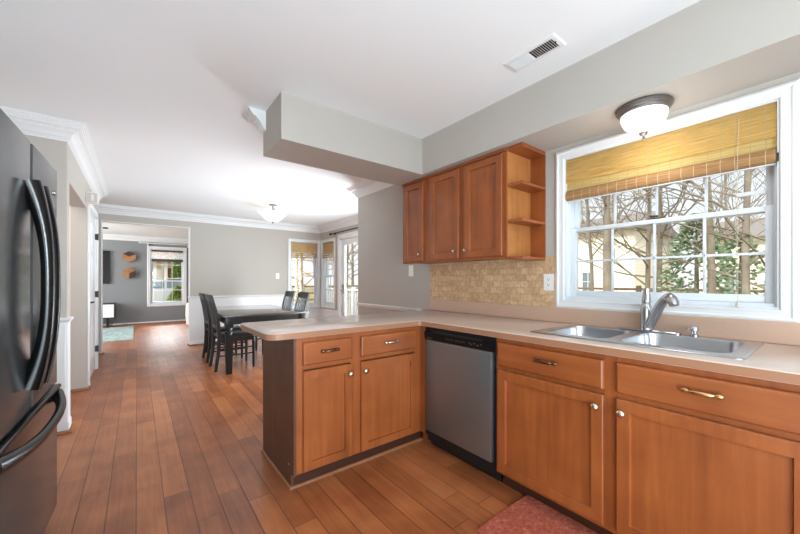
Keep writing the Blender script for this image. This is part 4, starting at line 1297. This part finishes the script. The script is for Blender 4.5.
tree('bare tree standing among the evergreen boughs', 9.3, 1.50, 8.5, .15, 14, (0, .03), .35, None, .8)
tree('forked bare tree nearest the right panes, upright stem', 8.0, .93, 8.0, .12, 17, (0, .0), .2)
tree('forked bare tree nearest the right panes, leaning stem', 8.3, .74, 6.5, .10, 21, (0, -.05), .1)
tree('distant slim bare tree at the right of the kitchen window', 15.0, 2.1, 9.5, .11, 24, (0, 0), .15)
tree('distant slim bare tree at the left of the kitchen window', 16.0, 5.9, 9.5, .13, 27, (0, 0), .15)
tree('tan bare tree seen through the dining end window', 4.85, 12.6, 8.0, .14, 31, (0, 0), .15, bark2)
tree('farther tan bare tree in the dining end window', 5.9, 15.0, 9.0, .16, 33, (0, 0), .1, bark2)
tree('tan bare tree seen through the narrow dining side window', 6.4, 13.4, 8.0, .13, 36, (0, 0), .15, bark2)
tree('bare tree seen through the glazed dining doors', 8.4, 14.6, 8.5, .15, 39, (0, 0), .15)
tree('farther bare tree seen through the glazed dining doors', 9.8, 17.8, 9.5, .16, 42, (0, 0), .15)

needle = plain('evergreen_needles', rgb(166, 186, 148), .9, noise=.3, nscale=9)
leafy = plain('yellow_green_leaves', rgb(150, 168, 78), .9, noise=.4, nscale=9)
def evergreen(name, label, cat, x, y, h, w, z0, seed, n, m, leaf=.10):
    rnd = random.Random(seed)
    t = thing(name, label, cat, (x, y, GZ))
    b = MB(); b.tube([(x, y, GZ - .05), (x + .03, y, GZ + h * .5), (x, y, GZ + h * .97)], [w * .07, w * .05, w * .012], 8); b.build('trunk', bark, t, 60)
    b = MB()
    for k in range(n):
        s = rnd.random() ** .8
        z = GZ + z0 + (h - z0) * s
        rr = w * (1 - s) ** .7 * (.35 + .65 * math.sqrt(rnd.random()))
        a = rnd.uniform(0, 2 * PI)
        c = Vector((x + rr * math.cos(a), y + rr * math.sin(a), z + rnd.uniform(-.12, .12)))
        for j in range(3):
            d = Vector((math.cos(a) + rnd.uniform(-.7, .7), math.sin(a) + rnd.uniform(-.7, .7), rnd.uniform(-.4, .5))).normalized() * leaf * rnd.uniform(.7, 1.5)
            e = d.cross(Vector((rnd.uniform(-1, 1), rnd.uniform(-1, 1), rnd.uniform(-1, 1)))).normalized() * leaf * .32
            b.add([c - e * .4, c + d * .5 - e, c + d, c + d * .5 + e, c + e * .4], [(0, 1, 2, 3, 4)])
    b.build('foliage', m, t)
evergreen('evergreen_tree', 'dark green evergreen behind the right half of the kitchen window', 'tree', 10.6, 2.08, 2.9, .9, .75, 51, 650, needle, .10)
evergreen('evergreen_tree', 'smaller evergreen at the lower right of the kitchen window', 'tree', 11.6, 1.45, 2.5, .8, .5, 53, 380, needle, .10)
evergreen('garden_shrub', 'yellow green shrub at the right of the living room window', 'shrub', 2.12, 24.0, 3.6, .75, .1, 57, 1800, leafy, .13)
evergreen('garden_shrub', 'low green shrub under the living room window view', 'shrub', 1.55, 19.0, 1.0, .55, .05, 58, 900, leafy, .10)

def siding(name, c1, c2, pitch=.2):
    m, nt, p = nodes(name); L = nt.links.new
    tc = N(nt, 'ShaderNodeTexCoord'); sx = N(nt, 'ShaderNodeSeparateXYZ'); L(tc.outputs['Object'], sx.inputs[0])
    d = N(nt, 'ShaderNodeMath', operation='DIVIDE'); L(sx.outputs['Z'], d.inputs[0]); d.inputs[1].default_value = pitch
    f = N(nt, 'ShaderNodeMath', operation='FRACT'); L(d.outputs[0], f.inputs[0])
    r = ramp(nt, [(0, c2), (.12, c1), (1, c1)]); L(f.outputs[0], r.inputs[0]); L(r.outputs[0], p.inputs['Base Color']); p.inputs['Roughness'].default_value = .8
    return m
cream = siding('cream_siding', rgb(244, 236, 218), rgb(214, 204, 184))
shing = plain('grey_brown_shingles', rgb(150, 140, 132), .9, noise=.4, nscale=30)
shing2 = plain('brown_shingles', rgb(196, 164, 142), .9, noise=.4, nscale=30)
dglass = plain('dark_window_glass', rgb(120, 132, 140), .1)
def house(label, x0, x1, y0, y1, h, rise, wm, rm, wins, face, ridge='y'):
    t = thing('neighbour_house', label, 'house', ((x0 + x1) / 2, (y0 + y1) / 2, GZ))
    b = MB(); b.box(x0, x1, y0, y1, GZ, h); b.build('walls', wm, t)
    b = MB()
    if ridge == 'y':
        xm = (x0 + x1) / 2; b.prism([(x0 - .4, h), (x1 + .4, h), (xm, h + rise)], y0 - .3, y1 + .3, 'y')
    else:
        ym = (y0 + y1) / 2; b.prism([(y0 - .4, h), (y1 + .4, h), (ym, h + rise)], x0 - .3, x1 + .3, 'x')
    b.build('roof', rm, t)
    for (u, v, w, hh) in wins:
        xf = faceX(x0, -1) if face == 'x' else faceY(y0, -1)
        b = MB(xf); b.nest(u - w / 2 - .09, u + w / 2 + .09, v - hh / 2 - .09, v + hh / 2 + .09, [(0, .001), (0, .05), (.09, .05), (.09, .02)], fill=False)
        b.box(u - .02, u + .02, v - hh / 2, v + hh / 2, .02, .04); b.box(u - w / 2, u + w / 2, v - .02, v + .02, .02, .04)
        f = b.build('window', M['white'], t)
        b = MB(xf); b.box(u - w / 2, u + w / 2, v - hh / 2, v + hh / 2, .003, .018); b.build('pane', dglass, f)
    return t
house('cream sided neighbour house with a small window behind the fence', 24, 32, 7.6, 17.0, 4.4, 1.6, cream, shing, [(10.3, 1.15, .7, 1.2), (13.5, 1.2, .9, 1.3)], 'x')
house('pale neighbour house behind the evergreens', 27, 34, -3.0, 5.2, 3.6, 1.5, cream, shing, [(3.6, 1.2, .9, 1.2), (.6, 1.2, .9, 1.2)], 'x')
t = house('brown roofed house across the street seen from the living room', -1.0, 6.2, 29.0, 36.0, 2.55, 1.5, cream, shing2, [(2.55, 1.4, .9, 1.3), (4.6, 1.4, 1.0, 1.3)], 'y', 'x')
for x in (.95, 1.55, 2.15):
    b = MB(); b.box(x - .09, x + .09, 27.9, 28.1, GZ, 2.50); b.build('porch_column', M['white'], t)
b = MB(); b.box(-.6, 2.6, 27.75, 29.0, 2.48, 2.66); b.build('porch_roof', shing2, t)
b = MB(); b.box(1.62, 1.98, 28.94, 28.999, GZ + .2, 2.1); b.build('front_door', plain('brick_red_door', rgb(128, 66, 50), .5), t)

# parked car on the street
t = thing('parked_car', 'silver car parked on the street outside the living room window', 'car', (1.3, 20.8, GZ))
cx, cy = 1.35, 20.8
carp = plain('silver_car_paint', rgb(206, 210, 216), .3, metal=.2)
b = MB()
b.prism([(cx - 2.2, GZ + .28), (cx + 2.2, GZ + .28), (cx + 2.25, GZ + .62), (cx + 2.1, GZ + .85), (cx + 1.25, GZ + .95), (cx - 1.5, GZ + .98), (cx - 2.15, GZ + .90), (cx - 2.25, GZ + .6)], cy - .85, cy + .85, 'y')
b.build('body', carp, t)
b = MB(); b.prism([(cx - 1.55, GZ + .97), (cx + 1.25, GZ + .94), (cx + .55, GZ + 1.38), (cx - .95, GZ + 1.40)], cy - .72, cy + .72, 'y'); b.build('roof', carp, t)
b = MB()
for (a, c_) in ((-1.30, -.30), (-.20, .85)):
    b.prism([(cx + a, GZ + 1.0), (cx + c_, GZ + .99), (cx + (c_ if c_ < 0 else c_ - .38), GZ + 1.32), (cx + (a + .35 if a < -1 else a), GZ + 1.33)], cy - .735, cy - .7205, 'y')
b.build('window', dglass, t)
for wx in (cx - 1.4, cx + 1.4):
    for wy in (cy - .86, cy + .66):
        b = MB(); b.lathe([(0, 0), (.32, 0), (.34, .05), (.34, .15), (.32, .2), (0, .2)], (wx, wy, GZ + .335), 20, 'y'); w_ = b.build('wheel', M['matte_black'], t, 40)
        b = MB(); b.lathe([(0, -.012), (.18, -.010), (.2, -.001)], (wx, wy, GZ + .335), 16, 'y'); b.build('hubcap', carp, w_, 40)

# split rail fences
fw = wood('weathered_fence_wood', rgb(104, 86, 68), rgb(138, 118, 96), rgb(168, 148, 124), 'y', .9, 0)
def fence(label, p0, p1, n):
    t = thing('rail_fence', label, 'fence', (p0[0], p0[1], GZ))
    p0, p1 = Vector(p0), Vector(p1); d = (p1 - p0) / n
    for k in range(n + 1):
        p = p0 + d * k; b = MB(); b.box(p.x - .06, p.x + .06, p.y - .06, p.y + .06, GZ - .02, GZ + 1.20, .01); b.build('post', fw, t)
    for k in range(n):
        a, c_ = p0 + d * k, p0 + d * (k + 1)
        for z in (.40, .74, 1.08):
            b = MB(); b.tube([(a.x, a.y, GZ + z), (c_.x, c_.y, GZ + z)], .045, 6, True, (.6, 1.0)); b.build('rail', fw, t)
fence('weathered rail fence behind the trees beyond the kitchen window', (13.0, -2.0), (13.0, 8.0), 5)
fence('weathered rail fence in the yard beyond the dining windows', (2.4, 16.5), (12.9, 16.5), 5)

# white deck rail outside the glazed doors
t = thing('deck_railing', 'white deck railing outside the glazed dining doors', 'railing', (5.2, 8.0, GZ))
b = MB(); b.box(5.16, 5.24, 5.0, 11.0, .90, .95, .005); b.build('top_rail', M['white'], t)
b = MB(); b.box(5.17, 5.23, 5.0, 11.0, .08, .12); b.build('bottom_rail', M['white'], t)
for k in range(4):
    b = MB(); y = 5.0 + 2 * k; b.box(5.15, 5.25, y - .05, y + .05, GZ, 1.02, .005); b.build('post', M['white'], t)
for k in range(44):
    y = 5.15 + k * .133
    if min(abs(y - q) for q in (5, 7, 9, 11)) < .07: continue
    b = MB(); b.box(5.185, 5.215, y - .015, y + .015, .12, .90); b.build('baluster', M['white'], t)
deckw = wood('grey_deck_boards', rgb(130, 122, 112), rgb(158, 150, 140), rgb(180, 172, 162), 'y', .8, 0)
b = MB()
for k in range(12): b.box(3.56 + k * .14, 3.695 + k * .14, 4.5, 11.0, GZ + .10, GZ + .13)
for y in (4.6, 7.7, 10.8): b.box(3.56, 5.24, y - .04, y + .04, GZ, GZ + .10)
struct('floor_deck', b, deckw, 'grey boards of the deck outside the dining doors', 'deck')
